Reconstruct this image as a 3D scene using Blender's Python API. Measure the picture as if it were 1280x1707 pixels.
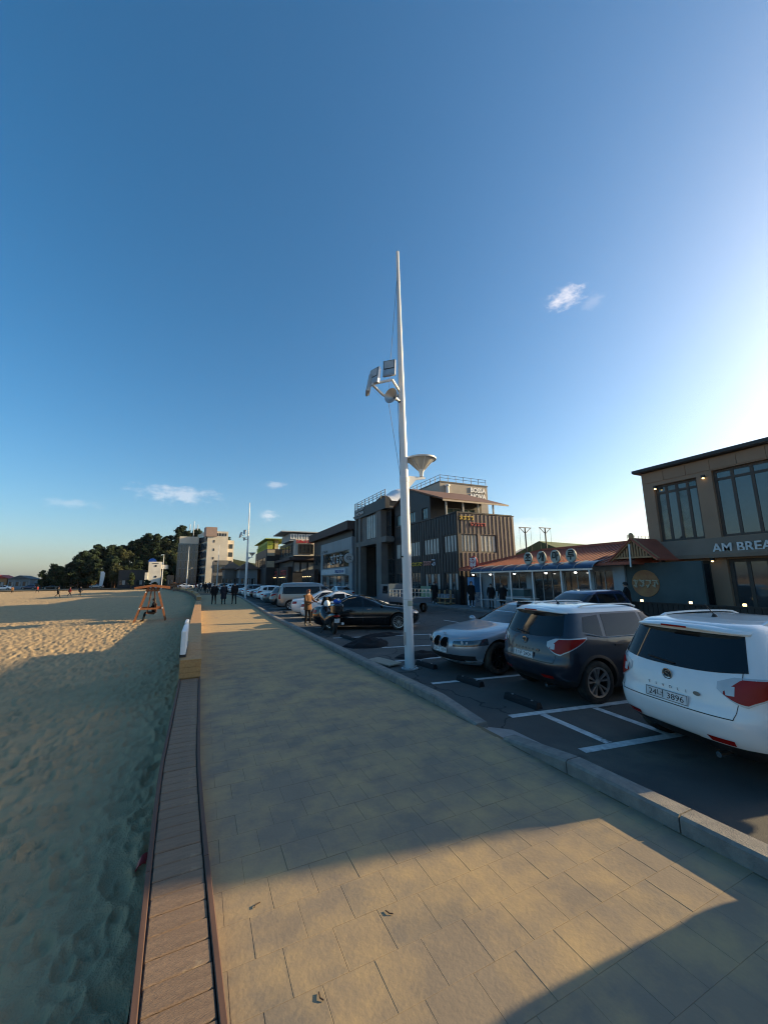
import bpy, bmesh, math, random
import numpy as np
from mathutils import Vector, Matrix
R_ = math.radians
sin, cos, pi = math.sin, math.cos, math.pi
scene = bpy.context.scene
COL = scene.collection
for o in list(bpy.data.objects):
    bpy.data.objects.remove(o)

# ------------------------------------------------------------------ camera
PITCH, YAW, ROLL, EYE = R_(9.906), R_(25.248), R_(0.7), 1.9
cf = Vector((sin(YAW)*cos(PITCH), cos(YAW)*cos(PITCH), sin(PITCH)))
cr = Vector((cos(YAW), -sin(YAW), 0))
cu = cr.cross(cf)
cr2 = cr*cos(ROLL) - cu*sin(ROLL)
cu2 = cu*cos(ROLL) + cr*sin(ROLL)
cam_data = bpy.data.cameras.new('camera')
cam = bpy.data.objects.new('camera', cam_data)
COL.objects.link(cam)
M3 = Matrix((cr2, cu2, -cf)).transposed()
cam.matrix_world = Matrix.Translation((0, 0, EYE)) @ M3.to_4x4()
cam_data.sensor_fit = 'HORIZONTAL'
cam_data.sensor_width = 36.0
cam_data.lens = 18.0
cam_data.clip_start = 0.05
cam_data.clip_end = 60000
scene.camera = cam

# ------------------------------------------------------------------ light
SUN_EL = R_(17.0)
SUN_AZ = R_(100.8)               # clockwise from +Y
sun_dir = Vector((sin(SUN_AZ)*cos(SUN_EL), cos(SUN_AZ)*cos(SUN_EL), sin(SUN_EL)))
world = bpy.data.worlds.new('World')
scene.world = world
world.use_nodes = True
wt = world.node_tree
for n in list(wt.nodes):
    wt.nodes.remove(n)
WN, WL = wt.nodes.new, wt.links.new
w_out = WN('ShaderNodeOutputWorld')
w_bg = WN('ShaderNodeBackground')
w_bg.inputs['Strength'].default_value = 0.10
w_sky = WN('ShaderNodeTexSky')
w_sky.sky_type = 'NISHITA'
w_sky.sun_disc = False
w_sky.sun_elevation = SUN_EL
w_sky.sun_rotation = SUN_AZ
w_sky.altitude = 0
w_sky.air_density = 1.0
w_sky.dust_density = 1.7
w_sky.ozone_density = 3.0
# small drifting clouds, a property of the sky itself (by direction)
w_tc = WN('ShaderNodeTexCoord')
def wmath(op, a, b=None, c=None):
    n = WN('ShaderNodeMath'); n.operation = op
    for i, v in enumerate((a, b, c)):
        if v is None: continue
        if isinstance(v, (int, float)): n.inputs[i].default_value = v
        else: WL(v, n.inputs[i])
    return n.outputs[0]
def wdot(v):
    n = WN('ShaderNodeVectorMath'); n.operation = 'DOT_PRODUCT'
    WL(w_tc.outputs['Generated'], n.inputs[0]); n.inputs[1].default_value = v
    return n.outputs['Value']
w_noise = WN('ShaderNodeTexNoise')
w_noise.inputs['Scale'].default_value = 38
w_noise.inputs['Detail'].default_value = 7
w_noise.inputs['Roughness'].default_value = 0.62
w_map = WN('ShaderNodeMapping'); w_map.inputs['Scale'].default_value = (1, 1, 2.2)
WL(w_tc.outputs['Generated'], w_map.inputs[0]); WL(w_map.outputs[0], w_noise.inputs['Vector'])
def sky_cloud(az, el, ra, re, amt):
    a, e = R_(az), R_(el)
    c = Vector((sin(a)*cos(e), cos(a)*cos(e), sin(e)))
    t = Vector((cos(a), -sin(a), 0)); u = t.cross(c)
    x = wmath('MULTIPLY', wdot(t), 1/R_(ra)); y = wmath('MULTIPLY', wdot(u), 1/R_(re))
    d2 = wmath('ADD', wmath('MULTIPLY', x, x), wmath('MULTIPLY', y, y))
    front = wmath('GREATER_THAN', wdot(c), 0.5)
    d = wmath('SUBTRACT', 1.0, wmath('SQRT', d2))
    m = wmath('ADD', wmath('MULTIPLY', d, 0.55), wmath('SUBTRACT', w_noise.outputs['Fac'], 0.62))
    n = WN('ShaderNodeMapRange'); n.interpolation_type = 'SMOOTHSTEP'
    WL(m, n.inputs['Value']); n.inputs['From Min'].default_value = 0.0; n.inputs['From Max'].default_value = 0.42
    n.inputs['To Max'].default_value = amt
    return wmath('MULTIPLY', n.outputs[0], front)
CLOUDS = [(53.8, 35.3, 3.3, 1.9, .5), (56.9, 33.9, 1.8, 1.2, .1),
          (-3.4, 11.4, 7.5, 1.7, .27), (8.2, 9.2, 2.0, 1.2, .3), (9.2, 13.6, 2.6, .8, .2), (-14.4, 9.0, 4, .9, .14),
          (44.5, 7.0, 12.0, 1.8, .2)]
mask = None
for c in CLOUDS:
    k = sky_cloud(*c)
    mask = k if mask is None else wmath('MAXIMUM', mask, k)
w_mix = WN('ShaderNodeMix'); w_mix.data_type = 'RGBA'
WL(mask, w_mix.inputs['Factor'])
w_hs = WN('ShaderNodeHueSaturation'); w_hs.inputs['Saturation'].default_value = 1.3; w_hs.inputs['Hue'].default_value = 0.493
WL(w_sky.outputs[0], w_hs.inputs['Color']); WL(w_hs.outputs[0], w_mix.inputs[6])
w_mix.inputs[7].default_value = (7.4, 6.6, 6.2, 1)
WL(w_mix.outputs[2], w_bg.inputs['Color'])
WL(w_bg.outputs[0], w_out.inputs[0])

sun_data = bpy.data.lights.new('sun', 'SUN')
sun_data.energy = 5.0
sun_data.angle = R_(0.53)
sun_data.color = (1.0, 0.76, 0.42)
sun = bpy.data.objects.new('sun', sun_data)
COL.objects.link(sun)
sun.rotation_euler = sun_dir.to_track_quat('Z', 'Y').to_euler()
sun.location = (60, -10, 40)

vs = scene.view_settings
vs.view_transform = 'Standard'
vs.look = 'None'
vs.gamma = 1
vs.use_curve_mapping = False
vs.exposure = 1.05
scene.cycles.filter_width = 1.1

# ------------------------------------------------------------------ helpers
rng = random.Random(7)
nprng = np.random.RandomState(5)
MATS = {}
def mat(name, col, rough=0.7, spec=0.4, metal=0.0, col2=None, nscale=3.0, amt=0.5, bump=0.0, bscale=40.0,
        coat=0.0, emit=None, estr=0.0, trans=0.0, stretch=(1, 1, 1), detail=5.0, dirt=None):
    """node material: base colour varied by noise, optional fine relief"""
    if name in MATS: return MATS[name]
    m = bpy.data.materials.new(name); m.use_nodes = True
    t = m.node_tree; b = t.nodes['Principled BSDF']
    b.inputs['Base Color'].default_value = (*col, 1)
    b.inputs['Roughness'].default_value = rough
    b.inputs['Specular IOR Level'].default_value = spec
    b.inputs['Metallic'].default_value = metal
    if coat: b.inputs['Coat Weight'].default_value = coat; b.inputs['Coat Roughness'].default_value = 0.04
    if trans: b.inputs['Transmission Weight'].default_value = trans
    if emit: b.inputs['Emission Color'].default_value = (*emit, 1); b.inputs['Emission Strength'].default_value = estr
    tc = t.nodes.new('ShaderNodeTexCoord'); mp = t.nodes.new('ShaderNodeMapping')
    mp.inputs['Scale'].default_value = stretch
    t.links.new(tc.outputs['Object'], mp.inputs[0])
    if col2 is None:
        col2 = tuple(c*0.78 for c in col)
    n = t.nodes.new('ShaderNodeTexNoise'); n.inputs['Scale'].default_value = nscale; n.inputs['Detail'].default_value = detail
    n.inputs['Roughness'].default_value = 0.6
    t.links.new(mp.outputs[0], n.inputs['Vector'])
    r = t.nodes.new('ShaderNodeValToRGB')
    r.color_ramp.elements[0].position = 0.5-0.25*(1-amt)-0.05; r.color_ramp.elements[1].position = 0.5+0.25*(1-amt)+0.05
    r.color_ramp.elements[0].color = (*col2, 1); r.color_ramp.elements[1].color = (*col, 1)
    t.links.new(n.outputs['Fac'], r.inputs[0])
    out = r.outputs[0]
    if dirt:
        n3 = t.nodes.new('ShaderNodeTexNoise'); n3.inputs['Scale'].default_value = dirt[1]; n3.inputs['Detail'].default_value = 6
        n3.inputs['Roughness'].default_value = .65
        t.links.new(tc.outputs['Object'], n3.inputs['Vector'])
        mr = t.nodes.new('ShaderNodeMapRange'); mr.inputs['From Min'].default_value = dirt[2]; mr.inputs['From Max'].default_value = dirt[2]+dirt[3]
        t.links.new(n3.outputs['Fac'], mr.inputs['Value'])
        mx = t.nodes.new('ShaderNodeMix'); mx.data_type = 'RGBA'
        t.links.new(mr.outputs[0], mx.inputs['Factor']); t.links.new(out, mx.inputs[6]); mx.inputs[7].default_value = (*dirt[0], 1)
        out = mx.outputs[2]
    t.links.new(out, b.inputs['Base Color'])
    if bump:
        n2 = t.nodes.new('ShaderNodeTexNoise'); n2.inputs['Scale'].default_value = bscale; n2.inputs['Detail'].default_value = 4
        t.links.new(mp.outputs[0], n2.inputs['Vector'])
        bp = t.nodes.new('ShaderNodeBump'); bp.inputs['Strength'].default_value = bump; bp.inputs['Distance'].default_value = 0.02
        t.links.new(n2.outputs['Fac'], bp.inputs['Height']); t.links.new(bp.outputs[0], b.inputs['Normal'])
    MATS[name] = m
    return m

def tag(o, label=None, cat=None, group=None, kind=None):
    if label: o['label'] = label
    if cat: o['category'] = cat
    if group: o['group'] = group
    if kind: o['kind'] = kind
    return o
def thing(name, label, cat, loc=(0, 0, 0), rotz=0.0, group=None):
    o = bpy.data.objects.new(name, None); COL.objects.link(o)
    o.empty_display_size = 0.2
    o.location = loc; o.rotation_euler = (0, 0, rotz)
    return tag(o, label, cat, group)
def link(name, me, parent=None, loc=(0, 0, 0), rot=(0, 0, 0), mats=None, kind=None):
    o = bpy.data.objects.new(name, me); COL.objects.link(o)
    o.location = loc; o.rotation_euler = rot
    if parent is not None: o.parent = parent
    if mats:
        for i, m in enumerate(mats):
            o.material_slots[i].link = 'OBJECT'; o.material_slots[i].material = m
    if kind: o['kind'] = kind
    return o
def copy_tree(o, parent=None, label=None):
    c = o.copy(); COL.objects.link(c)
    if parent is not None: c.parent = parent
    if label: c['label'] = label
    for ch in list(o.children): copy_tree(ch, c)
    return c

class MB:
    """collects shapes into one mesh"""
    def __init__(s): s.v = []; s.f = []; s.m = []; s.mi = 0
    def add(s, vs, fs):
        b = len(s.v); s.v += [tuple(p) for p in vs]
        for f in fs: s.f.append([i+b for i in f]); s.m.append(s.mi)
        return s
    def box(s, x0, x1, y0, y1, z0, z1):
        return s.add([(x0, y0, z0), (x1, y0, z0), (x1, y1, z0), (x0, y1, z0), (x0, y0, z1), (x1, y0, z1), (x1, y1, z1), (x0, y1, z1)],
              [(0, 3, 2, 1), (4, 5, 6, 7), (0, 1, 5, 4), (1, 2, 6, 5), (2, 3, 7, 6), (3, 0, 4, 7)])
    def bbox(s, x0, x1, y0, y1, z0, z1, b=0.01):
        """box with chamfered vertical and top edges"""
        V = []
        for z, i in ((z0, 0), (z1-b, 0), (z1, b)):
            V += [(x0+b+i*0, y0+i, z), (x1-b, y0+i, z), (x1-i, y0+b, z), (x1-i, y1-b, z), (x1-b, y1-i, z), (x0+b, y1-i, z), (x0+i, y1-b, z), (x0+i, y0+b, z)]
        F = [tuple(range(7, -1, -1)), tuple(range(16, 24))]
        for k in (0, 8):
            for i in range(8): j = (i+1) % 8; F.append((k+i, k+j, k+8+j, k+8+i))
        return s.add(V, F)
    def beam(s, p0, p1, w, h, up=(0, 0, 1)):
        p0, p1, up = Vector(p0), Vector(p1), Vector(up)
        d = (p1-p0).normalized()
        if abs(d.dot(up)) > .99: up = Vector((0, 1, 0))
        x = d.cross(up).normalized(); y = x.cross(d)
        V = []
        for p in (p0, p1):
            for a, c in ((-1, -1), (1, -1), (1, 1), (-1, 1)): V.append(p+x*(a*w/2)+y*(c*h/2))
        return s.add(V, [(3, 2, 1, 0), (4, 5, 6, 7), (0, 1, 5, 4), (1, 2, 6, 5), (2, 3, 7, 6), (3, 0, 4, 7)])
    def tube(s, p0, p1, r0, r1=None, n=10, cap=True):
        if r1 is None: r1 = r0
        p0, p1 = Vector(p0), Vector(p1); d = (p1-p0).normalized()
        up = Vector((0, 0, 1)) if abs(d.z) < .95 else Vector((1, 0, 0))
        x = d.cross(up).normalized(); y = x.cross(d)
        V = []
        for p, r in ((p0, r0), (p1, r1)):
            for i in range(n): a = 2*pi*i/n; V.append(p+x*(cos(a)*r)+y*(sin(a)*r))
        F = [(i, (i+1) % n, n+(i+1) % n, n+i) for i in range(n)]
        if cap: F += [tuple(range(n-1, -1, -1)), tuple(range(n, 2*n))]
        return s.add(V, F)
    def path(s, pts, r, n=6):
        for a, b in zip(pts, pts[1:]): s.tube(a, b, r, r, n)
        return s
    def lathe(s, prof, n=24, c=(0, 0, 0), axis='z'):
        """prof: (r, h) pairs turned about the axis"""
        V = []
        for r, h in prof:
            for i in range(n):
                a = 2*pi*i/n; x, y = r*cos(a), r*sin(a)
                p = (x, y, h) if axis == 'z' else ((x, h, y) if axis == 'y' else (h, x, y))
                V.append((p[0]+c[0], p[1]+c[1], p[2]+c[2]))
        F = []
        for k in range(len(prof)-1):
            for i in range(n): j = (i+1) % n; F.append((k*n+i, k*n+j, k*n+n+j, k*n+n+i))
        return s.add(V, F)
    def prism(s, poly, d, axis='y', at=0.0):
        """poly in the plane perpendicular to axis, extruded from at to at+d"""
        n = len(poly)
        def P(a, b, h):
            return {'y': (a, h, b), 'x': (h, a, b), 'z': (a, b, h)}[axis]
        V = [P(a, b, at) for a, b in poly]+[P(a, b, at+d) for a, b in poly]
        F = [tuple(range(n)), tuple(range(2*n-1, n-1, -1))]
        F += [(i, n+i, n+(i+1) % n, (i+1) % n) for i in range(n)]
        return s.add(V, F)
    def ellipsoid(s, c, r, nu=12, nv=8):
        V = []; F = []
        for j in range(nv+1):
            t = pi*j/nv
            for i in range(nu): a = 2*pi*i/nu; V.append((c[0]+r[0]*sin(t)*cos(a), c[1]+r[1]*sin(t)*sin(a), c[2]+r[2]*cos(t)))
        for j in range(nv):
            for i in range(nu): k = (i+1) % nu; F.append((j*nu+i, j*nu+k, (j+1)*nu+k, (j+1)*nu+i))
        return s.add(V, F)
    def mesh(s, name, mats, smooth=False):
        me = bpy.data.meshes.new(name); me.from_pydata(s.v, [], s.f); me.validate()
        if not isinstance(mats, (list, tuple)): mats = [mats]
        for m in mats: me.materials.append(m)
        if len(mats) > 1 and len(me.polygons) == len(s.m): me.polygons.foreach_set('material_index', s.m)
        bm = bmesh.new(); bm.from_mesh(me); bmesh.ops.recalc_face_normals(bm, faces=bm.faces); bm.to_mesh(me); bm.free()
        if smooth:
            me.polygons.foreach_set('use_smooth', [True]*len(me.polygons))
            try: me.set_sharp_from_angle(angle=R_(smooth if smooth is not True else 40))
            except Exception: pass
        me.update()
        return me
    def build(s, name, mats, parent=None, smooth=False, world=False, kind=None, bevel=0):
        v = s.v
        if world and parent is not None:
            l = parent.location; s.v = [(p[0]-l[0], p[1]-l[1], p[2]-l[2]) for p in v]
        o = link(name, s.mesh(name, mats, smooth), parent)
        if kind: o['kind'] = kind
        if bevel:
            md = o.modifiers.new('bevel', 'BEVEL'); md.width = bevel; md.segments = 2; md.limit_method = 'ANGLE'
        return o

def text_mesh(txt, size=1.0, extrude=0.01, align='CENTER', shear=0.0, offset=0.0):
    cu_ = bpy.data.curves.new('lettering', 'FONT'); cu_.body = txt; cu_.size = size; cu_.extrude = extrude
    cu_.align_x = align; cu_.align_y = 'CENTER'; cu_.shear = shear; cu_.offset = offset; cu_.resolution_u = 3
    o = bpy.data.objects.new('lettering', cu_); COL.objects.link(o)
    bpy.context.view_layer.update()
    dg = bpy.context.evaluated_depsgraph_get()
    me = bpy.data.meshes.new_from_object(o.evaluated_get(dg))
    bpy.data.objects.remove(o); bpy.data.curves.remove(cu_)
    return me
TEXT_REQ = {}
def lettering(txt, size, m, parent, loc, face, extrude=0.01, width=None, name='lettering', kind=None, shear=0.0, offset=0.0):
    """face: '-x' reads when looking along +X, '-y' when looking along +Y"""
    me = text_mesh(txt, size, extrude, shear=shear, offset=offset); me.materials.append(m)
    rot = {'-x': (R_(90), 0, R_(-90)), '-y': (R_(90), 0, 0), '+y': (R_(90), 0, R_(180)), '+x': (R_(90), 0, R_(90))}[face]
    o = link(name, me, parent, loc, rot)
    if width:
        xs = [v.co.x for v in me.vertices]; w = max(xs)-min(xs)
        o.scale = (width/w, 1, 1)
    return o
PR = lambda p, w: (w[0]-p.location[0], w[1]-p.location[1], w[2]-p.location[2])   # world point -> local of an unrotated thing
GZ = -0.2        # level of the car park and the road

# value noise on numpy arrays for relief
_lat = np.random.RandomState(3).rand(256, 256)
def vnoise(x, y):
    xi = np.floor(x).astype(int); yi = np.floor(y).astype(int); fx = x-xi; fy = y-yi
    fx = fx*fx*(3-2*fx); fy = fy*fy*(3-2*fy)
    a = _lat[xi % 256, yi % 256]; b = _lat[(xi+1) % 256, yi % 256]; c = _lat[xi % 256, (yi+1) % 256]; d = _lat[(xi+1) % 256, (yi+1) % 256]
    return (a*(1-fx)+b*fx)*(1-fy)+(c*(1-fx)+d*fx)*fy
def shift(Y):
    """the shore line bends left in the distance"""
    t = max(0.0, Y-40.0)/60.0
    return -4.0*t*t
# ------------------------------------------------------------------ palette
m_sand = mat('sand', (0.45, 0.325, 0.185), 0.95, 0.1, col2=(0.38, 0.272, 0.157), nscale=1.8, bump=0.7, bscale=70)
m_asphalt = mat('asphalt', (0.105, 0.098, 0.088), 0.85, 0.3, col2=(0.075, 0.071, 0.065), nscale=0.9, bump=0.5, bscale=120,
                dirt=((0.17, 0.145, 0.11), 0.45, 0.56, 0.25))
m_concrete = mat('concrete', (0.33, 0.32, 0.30), 0.85, 0.25, col2=(0.24, 0.235, 0.225), nscale=2.2, bump=0.4, bscale=60)
m_kerb = mat('kerb_granite', (0.25, 0.23, 0.2), 0.8, 0.3, col2=(0.16, 0.15, 0.138), nscale=9, bump=0.4, bscale=90,
             dirt=((0.38, 0.3, 0.19), 2.0, 0.58, 0.15))
m_paint = mat('road_paint', (0.62, 0.62, 0.6), 0.8, 0.3, col2=(0.42, 0.42, 0.41), nscale=9, amt=0.6, dirt=((.1, .1, .1), 5, .58, .1))
m_soil = mat('earth', (0.2, 0.17, 0.12), 0.95, 0.1, col2=(0.13, 0.115, 0.085), nscale=0.05)
m_rubber = mat('rubber', (0.02, 0.02, 0.021), 0.8, 0.3)

def tile_mat(k, base, dark):
    return mat('paving_%d' % k, base, 0.85, 0.25, col2=dark, nscale=3.0, bump=0.12, bscale=40, dirt=((0.39, 0.28, 0.148), 1.9, 0.42, 0.26))
m_tiles = [tile_mat(0, (0.25, 0.198, 0.14), (0.215, 0.172, 0.126)), tile_mat(1, (0.228, 0.186, 0.138), (0.2, 0.165, 0.124)), tile_mat(2, (0.262, 0.206, 0.143), (0.225, 0.178, 0.128))]
# world-space dust so the drifts run on over the joints
for m in m_tiles:
    t = m.node_tree
    g = t.nodes.new('ShaderNodeNewGeometry')
    for n in t.nodes:
        if n.type == 'TEX_NOISE':
            for l in list(n.inputs['Vector'].links): t.links.remove(l)
            t.links.new(g.outputs['Position'], n.inputs['Vector'])
    # blown sand thickens with distance, its colour also brightening the far sunlit walk
    sx = t.nodes.new('ShaderNodeSeparateXYZ'); t.links.new(g.outputs['Position'], sx.inputs[0])
    k1 = t.nodes.new('ShaderNodeMapRange'); k1.inputs['From Min'].default_value = 4; k1.inputs['From Max'].default_value = 17; k1.inputs['To Max'].default_value = .2
    t.links.new(sx.outputs['Y'], k1.inputs['Value'])
    for n in list(t.nodes):
        if n.type == 'MAP_RANGE' and n is not k1 and n.name != k1.name:
            l = n.inputs['Value'].links[0]; ad = t.nodes.new('ShaderNodeMath'); ad.operation = 'ADD'
            t.links.new(l.from_socket, ad.inputs[0]); t.links.new(k1.outputs[0], ad.inputs[1]); t.links.new(ad.outputs[0], n.inputs['Value'])

# cracks and oil spots in the asphalt
t = m_asphalt.node_tree; b_ = t.nodes['Principled BSDF']; g = t.nodes.new('ShaderNodeNewGeometry')
nz = t.nodes.new('ShaderNodeTexNoise'); nz.inputs['Scale'].default_value = 1.3; nz.inputs['Detail'].default_value = 5; t.links.new(g.outputs['Position'], nz.inputs['Vector'])
vm = t.nodes.new('ShaderNodeVectorMath'); vm.operation = 'MULTIPLY_ADD'; t.links.new(nz.outputs['Color'], vm.inputs[0]); vm.inputs[1].default_value = (1.1, 1.1, 0); t.links.new(g.outputs['Position'], vm.inputs[2])
vo = t.nodes.new('ShaderNodeTexVoronoi'); vo.feature = 'DISTANCE_TO_EDGE'; vo.inputs['Scale'].default_value = .33; t.links.new(vm.outputs[0], vo.inputs['Vector'])
cr_ = t.nodes.new('ShaderNodeMapRange'); cr_.inputs['From Min'].default_value = .002; cr_.inputs['From Max'].default_value = .008; t.links.new(vo.outputs['Distance'], cr_.inputs['Value'])
n5 = t.nodes.new('ShaderNodeTexNoise'); n5.inputs['Scale'].default_value = .9; n5.inputs['Detail'].default_value = 3; t.links.new(g.outputs['Position'], n5.inputs['Vector'])
sp = t.nodes.new('ShaderNodeMapRange'); sp.inputs['From Min'].default_value = .66; sp.inputs['From Max'].default_value = .72; sp.inputs['To Min'].default_value = 1; sp.inputs['To Max'].default_value = .45; t.links.new(n5.outputs['Fac'], sp.inputs['Value'])
c2 = t.nodes.new('ShaderNodeMapRange'); c2.inputs['To Min'].default_value = .4; t.links.new(cr_.outputs[0], c2.inputs['Value'])
mm = t.nodes.new('ShaderNodeMath'); mm.operation = 'MULTIPLY'; t.links.new(c2.outputs[0], mm.inputs[0]); t.links.new(sp.outputs[0], mm.inputs[1])
mx = t.nodes.new('ShaderNodeMix'); mx.data_type = 'RGBA'; mx.blend_type = 'MULTIPLY'; mx.inputs['Factor'].default_value = 1
src = b_.inputs['Base Color'].links[0].from_socket; t.links.new(src, mx.inputs[6]); t.links.new(mm.outputs[0], mx.inputs[7]); t.links.new(mx.outputs[2], b_.inputs['Base Color'])

# the ground sheet
MB().add([(-9000, -9000, -1.2), (9000, -9000, -1.2), (9000, 9000, -1.2), (-9000, 9000, -1.2)], [(0, 1, 2, 3)]).build('ground', m_soil, kind='structure')

# sand with footprints: rows spaced by distance
def footprints(x, y, cell, seed):
    """elongated pits with pushed-up rims, one per cell, each turned at random"""
    u_, v_ = x/cell, y/cell; iu, iv = np.floor(u_).astype(int), np.floor(v_).astype(int); h = np.zeros_like(x)
    for du in (-1, 0, 1):
        for dv in (-1, 0, 1):
            a, b = (iu+du+seed) % 256, (iv+dv+seed*3) % 256
            r1, r2, r3_, r4 = _lat[a, b], _lat[(a+37) % 256, (b+11) % 256], _lat[(a+91) % 256, (b+53) % 256], _lat[(a+17) % 256, (b+131) % 256]
            px, py = u_-(iu+du+r1), v_-(iv+dv+r2); an = r3_*6.28
            lx, ly = px*np.cos(an)+py*np.sin(an), -px*np.sin(an)+py*np.cos(an)
            d = np.sqrt((lx/.62)**2+(ly/.30)**2)
            dep = .35+.65*r4
            h = h-dep*np.clip(1-d, 0, 1)**.6*(r4 > .2)+dep*.45*np.exp(-((d-1.12)/.22)**2)*(r4 > .2)
    return h
def sand_height(x, y):
    x = np.asarray(x, float); y = np.asarray(y, float)
    n2 = vnoise(x*6.3, y*6.3+3); n3 = vnoise(x*15+1, y*15); n0 = vnoise(x*.35, y*.35); n00 = vnoise(x*.08+4, y*.08); n4 = vnoise(x*34, y*34)
    h = .034*footprints(x, y, .34, 3)+.027*footprints(x, y, .19, 60)+0.022*(n2-.5)+0.018*(n3-.5)+.010*(n4-.5)+0.09*(n0-.5)+0.25*(n00-.5)*np.clip(-x/20, 0, 1)
    base = -0.33-0.10*np.clip(-(x+.3)/3.0, 0, 1)-0.12*np.clip(-(x+4)/30., 0, 1)
    return base+h
rows = np.concatenate([np.linspace(-6, 0.6, 14)[:-1], np.exp(np.linspace(math.log(.6), math.log(190.), 620))])
NC = 300
u = np.linspace(0, 1, NC)
YY = np.repeat(rows[:, None], NC, 1)
sh = np.array([shift(r) for r in rows])[:, None]
XX = sh-0.2-(u[None, :]**1.25)*(3.0+0.52*np.clip(YY, 0, None))
ZZ = sand_height(XX-sh*1.0, YY)
verts = np.stack([XX, YY, ZZ], -1).reshape(-1, 3)
nr = len(rows)
idx = np.arange(nr*NC).reshape(nr, NC)
faces = np.stack([idx[:-1, :-1], idx[1:, :-1], idx[1:, 1:], idx[:-1, 1:]], -1).reshape(-1, 4)
def grid_mesh(name, verts, faces, m):
    me = bpy.data.meshes.new(name)
    me.vertices.add(len(verts)); me.vertices.foreach_set('co', verts.astype(np.float32).ravel())
    me.loops.add(faces.size); me.loops.foreach_set('vertex_index', faces.astype(np.int32).ravel())
    me.polygons.add(len(faces)); me.polygons.foreach_set('loop_start', np.arange(0, faces.size, 4, dtype=np.int32))
    me.polygons.foreach_set('use_smooth', np.ones(len(faces), bool))
    me.materials.append(m); me.update(calc_edges=True); me.validate()
    return me
sand = link('sand', grid_mesh('sand', verts, faces, m_sand), kind='structure')
# beach beyond the fine sheet, left of frame
MB().add([(-800, -300, -.75), (-2, -300, -.75), (-2, 185, -.75), (-800, 185, -.75)], [(0, 1, 2, 3)]).build('beach', m_sand, kind='structure')

# car park and street: one asphalt sheet, subdivided so it can undulate a little
def strip(name, left, right, y0, y1, z, m, n=60, kind='structure'):
    mb = MB(); V = []; F = []
    for i in range(n+1):
        y = y0+(y1-y0)*i/n
        V += [(left(y), y, z), (right(y), y, z)]
        if i: F.append((2*i-2, 2*i-1, 2*i+1, 2*i))
    return mb.add(V, F).build(name, m, kind=kind)
road = strip('road', lambda y: 3.3+shift(y), lambda y: 140., -40, 420, GZ, m_asphalt)
far_ground = strip('far_ground', lambda y: -400, lambda y: 3.0+shift(y)*0.6, 150, 420, GZ-.05, m_soil)
m_pave = mat('sidewalk', (0.2, 0.195, 0.19), 0.9, 0.2, col2=(0.15, 0.145, 0.14), nscale=2, bump=.3, bscale=60)
MB().bbox(15.9, 17.9, -10, 110, GZ-.1, GZ+.11, .015).build('sidewalk', m_pave, kind='structure')

# promenade slab with single paving tiles on it
KX = lambda y: 3.36+(0.0 if y < 20 else (y-20)*0.03 if y < 50 else .9)+shift(y)*0.85
prom = strip('promenade', lambda y: 0.0+shift(y), lambda y: KX(y)+.05, -4, 145, -0.0014, mat('joint_sand', (0.2, 0.152, 0.098), 0.95, 0.1), n=90)
TS = 0.27
def tile_mesh(m):
    mb = MB(); h = TS/2-.0013
    mb.bbox(-h, h, -h, h, -.03, 0.0, .0015)
    return mb.mesh('paving_tile', m)
tile_meshes = [tile_mesh(m) for m in m_tiles]
count = 0; rest = MB(); rest.mats = m_tiles
r = 0; y = 0.9
while y < 60:
    x0 = .102-(TS/2 if r % 2 else 0)
    xm = KX(y)+.0
    while x0 < xm-.01:
        a, b = max(x0, .102), min(x0+TS, xm)
        k = rng.choice((0, 0, 1, 2)); dz = rng.uniform(-.0008, .0008)
        full = b-a > TS-.002; x = (a+b)/2
        if b-a > .02:
            if count < 300 and y < 9.2:
                o = link('paving_tile', tile_meshes[k], prom, (x, y, dz), (rng.uniform(-.0025, .0025), rng.uniform(-.0025, .0025), 0)); count += 1
                o.scale.x = (b-a)/TS
                if rng.random() < .62: o.scale = (o.scale.x*1.008, 1.008, 1)
            else:
                h = (b-a)/2-.001; hy = TS/2-.001; rest.mi = k
                sx = x+shift(y)
                rest.add([(sx-h, y-hy, -.03), (sx+h, y-hy, -.03), (sx+h, y+hy, -.03), (sx-h, y+hy, -.03), (sx-h, y-hy, dz), (sx+h, y-hy, dz), (sx+h, y+hy, dz), (sx-h, y+hy, dz)],
                     [(4, 5, 6, 7), (0, 1, 5, 4), (1, 2, 6, 5), (2, 3, 7, 6), (3, 0, 4, 7)])
        x0 += TS
    r += 1; y += TS
rest.build('paving', m_tiles, prom, kind='stuff')
strip('far_promenade', lambda y: 0.05+shift(y), lambda y: KX(y), 60, 145, -.004, m_tiles[0], n=40)

# kerb: granite blocks, a dropped gap where the ramp is
def kerb_block(y0, y1, za=.12, zb=.12):
    mb = MB(); w = .2; x0a, x0b = KX(y0), KX(y1); g = .006
    y0 += g; y1 -= g
    V = [(x0a, y0, -.3), (x0a+w, y0, -.3), (x0b+w, y1, -.3), (x0b, y1, -.3),
         (x0a, y0, za-.02), (x0a+w, y0, za-.02), (x0b+w, y1, zb-.02), (x0b, y1, zb-.02),
         (x0a+.02, y0, za), (x0a+w-.02, y0, za), (x0b+w-.02, y1, zb), (x0b+.02, y1, zb)]
    F = [(8, 9, 10, 11), (0, 1, 5, 4), (2, 3, 7, 6), (3, 0, 4, 7), (1, 2, 6, 5), (4, 5, 9, 8), (5, 6, 10, 9), (6, 7, 11, 10), (7, 4, 8, 11)]
    return mb.add(V, F)
kerb = thing('kerb', 'grey granite kerb between the paved walk and the car park', 'kerb', (0, 0, 0))
y = -4.0
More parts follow.
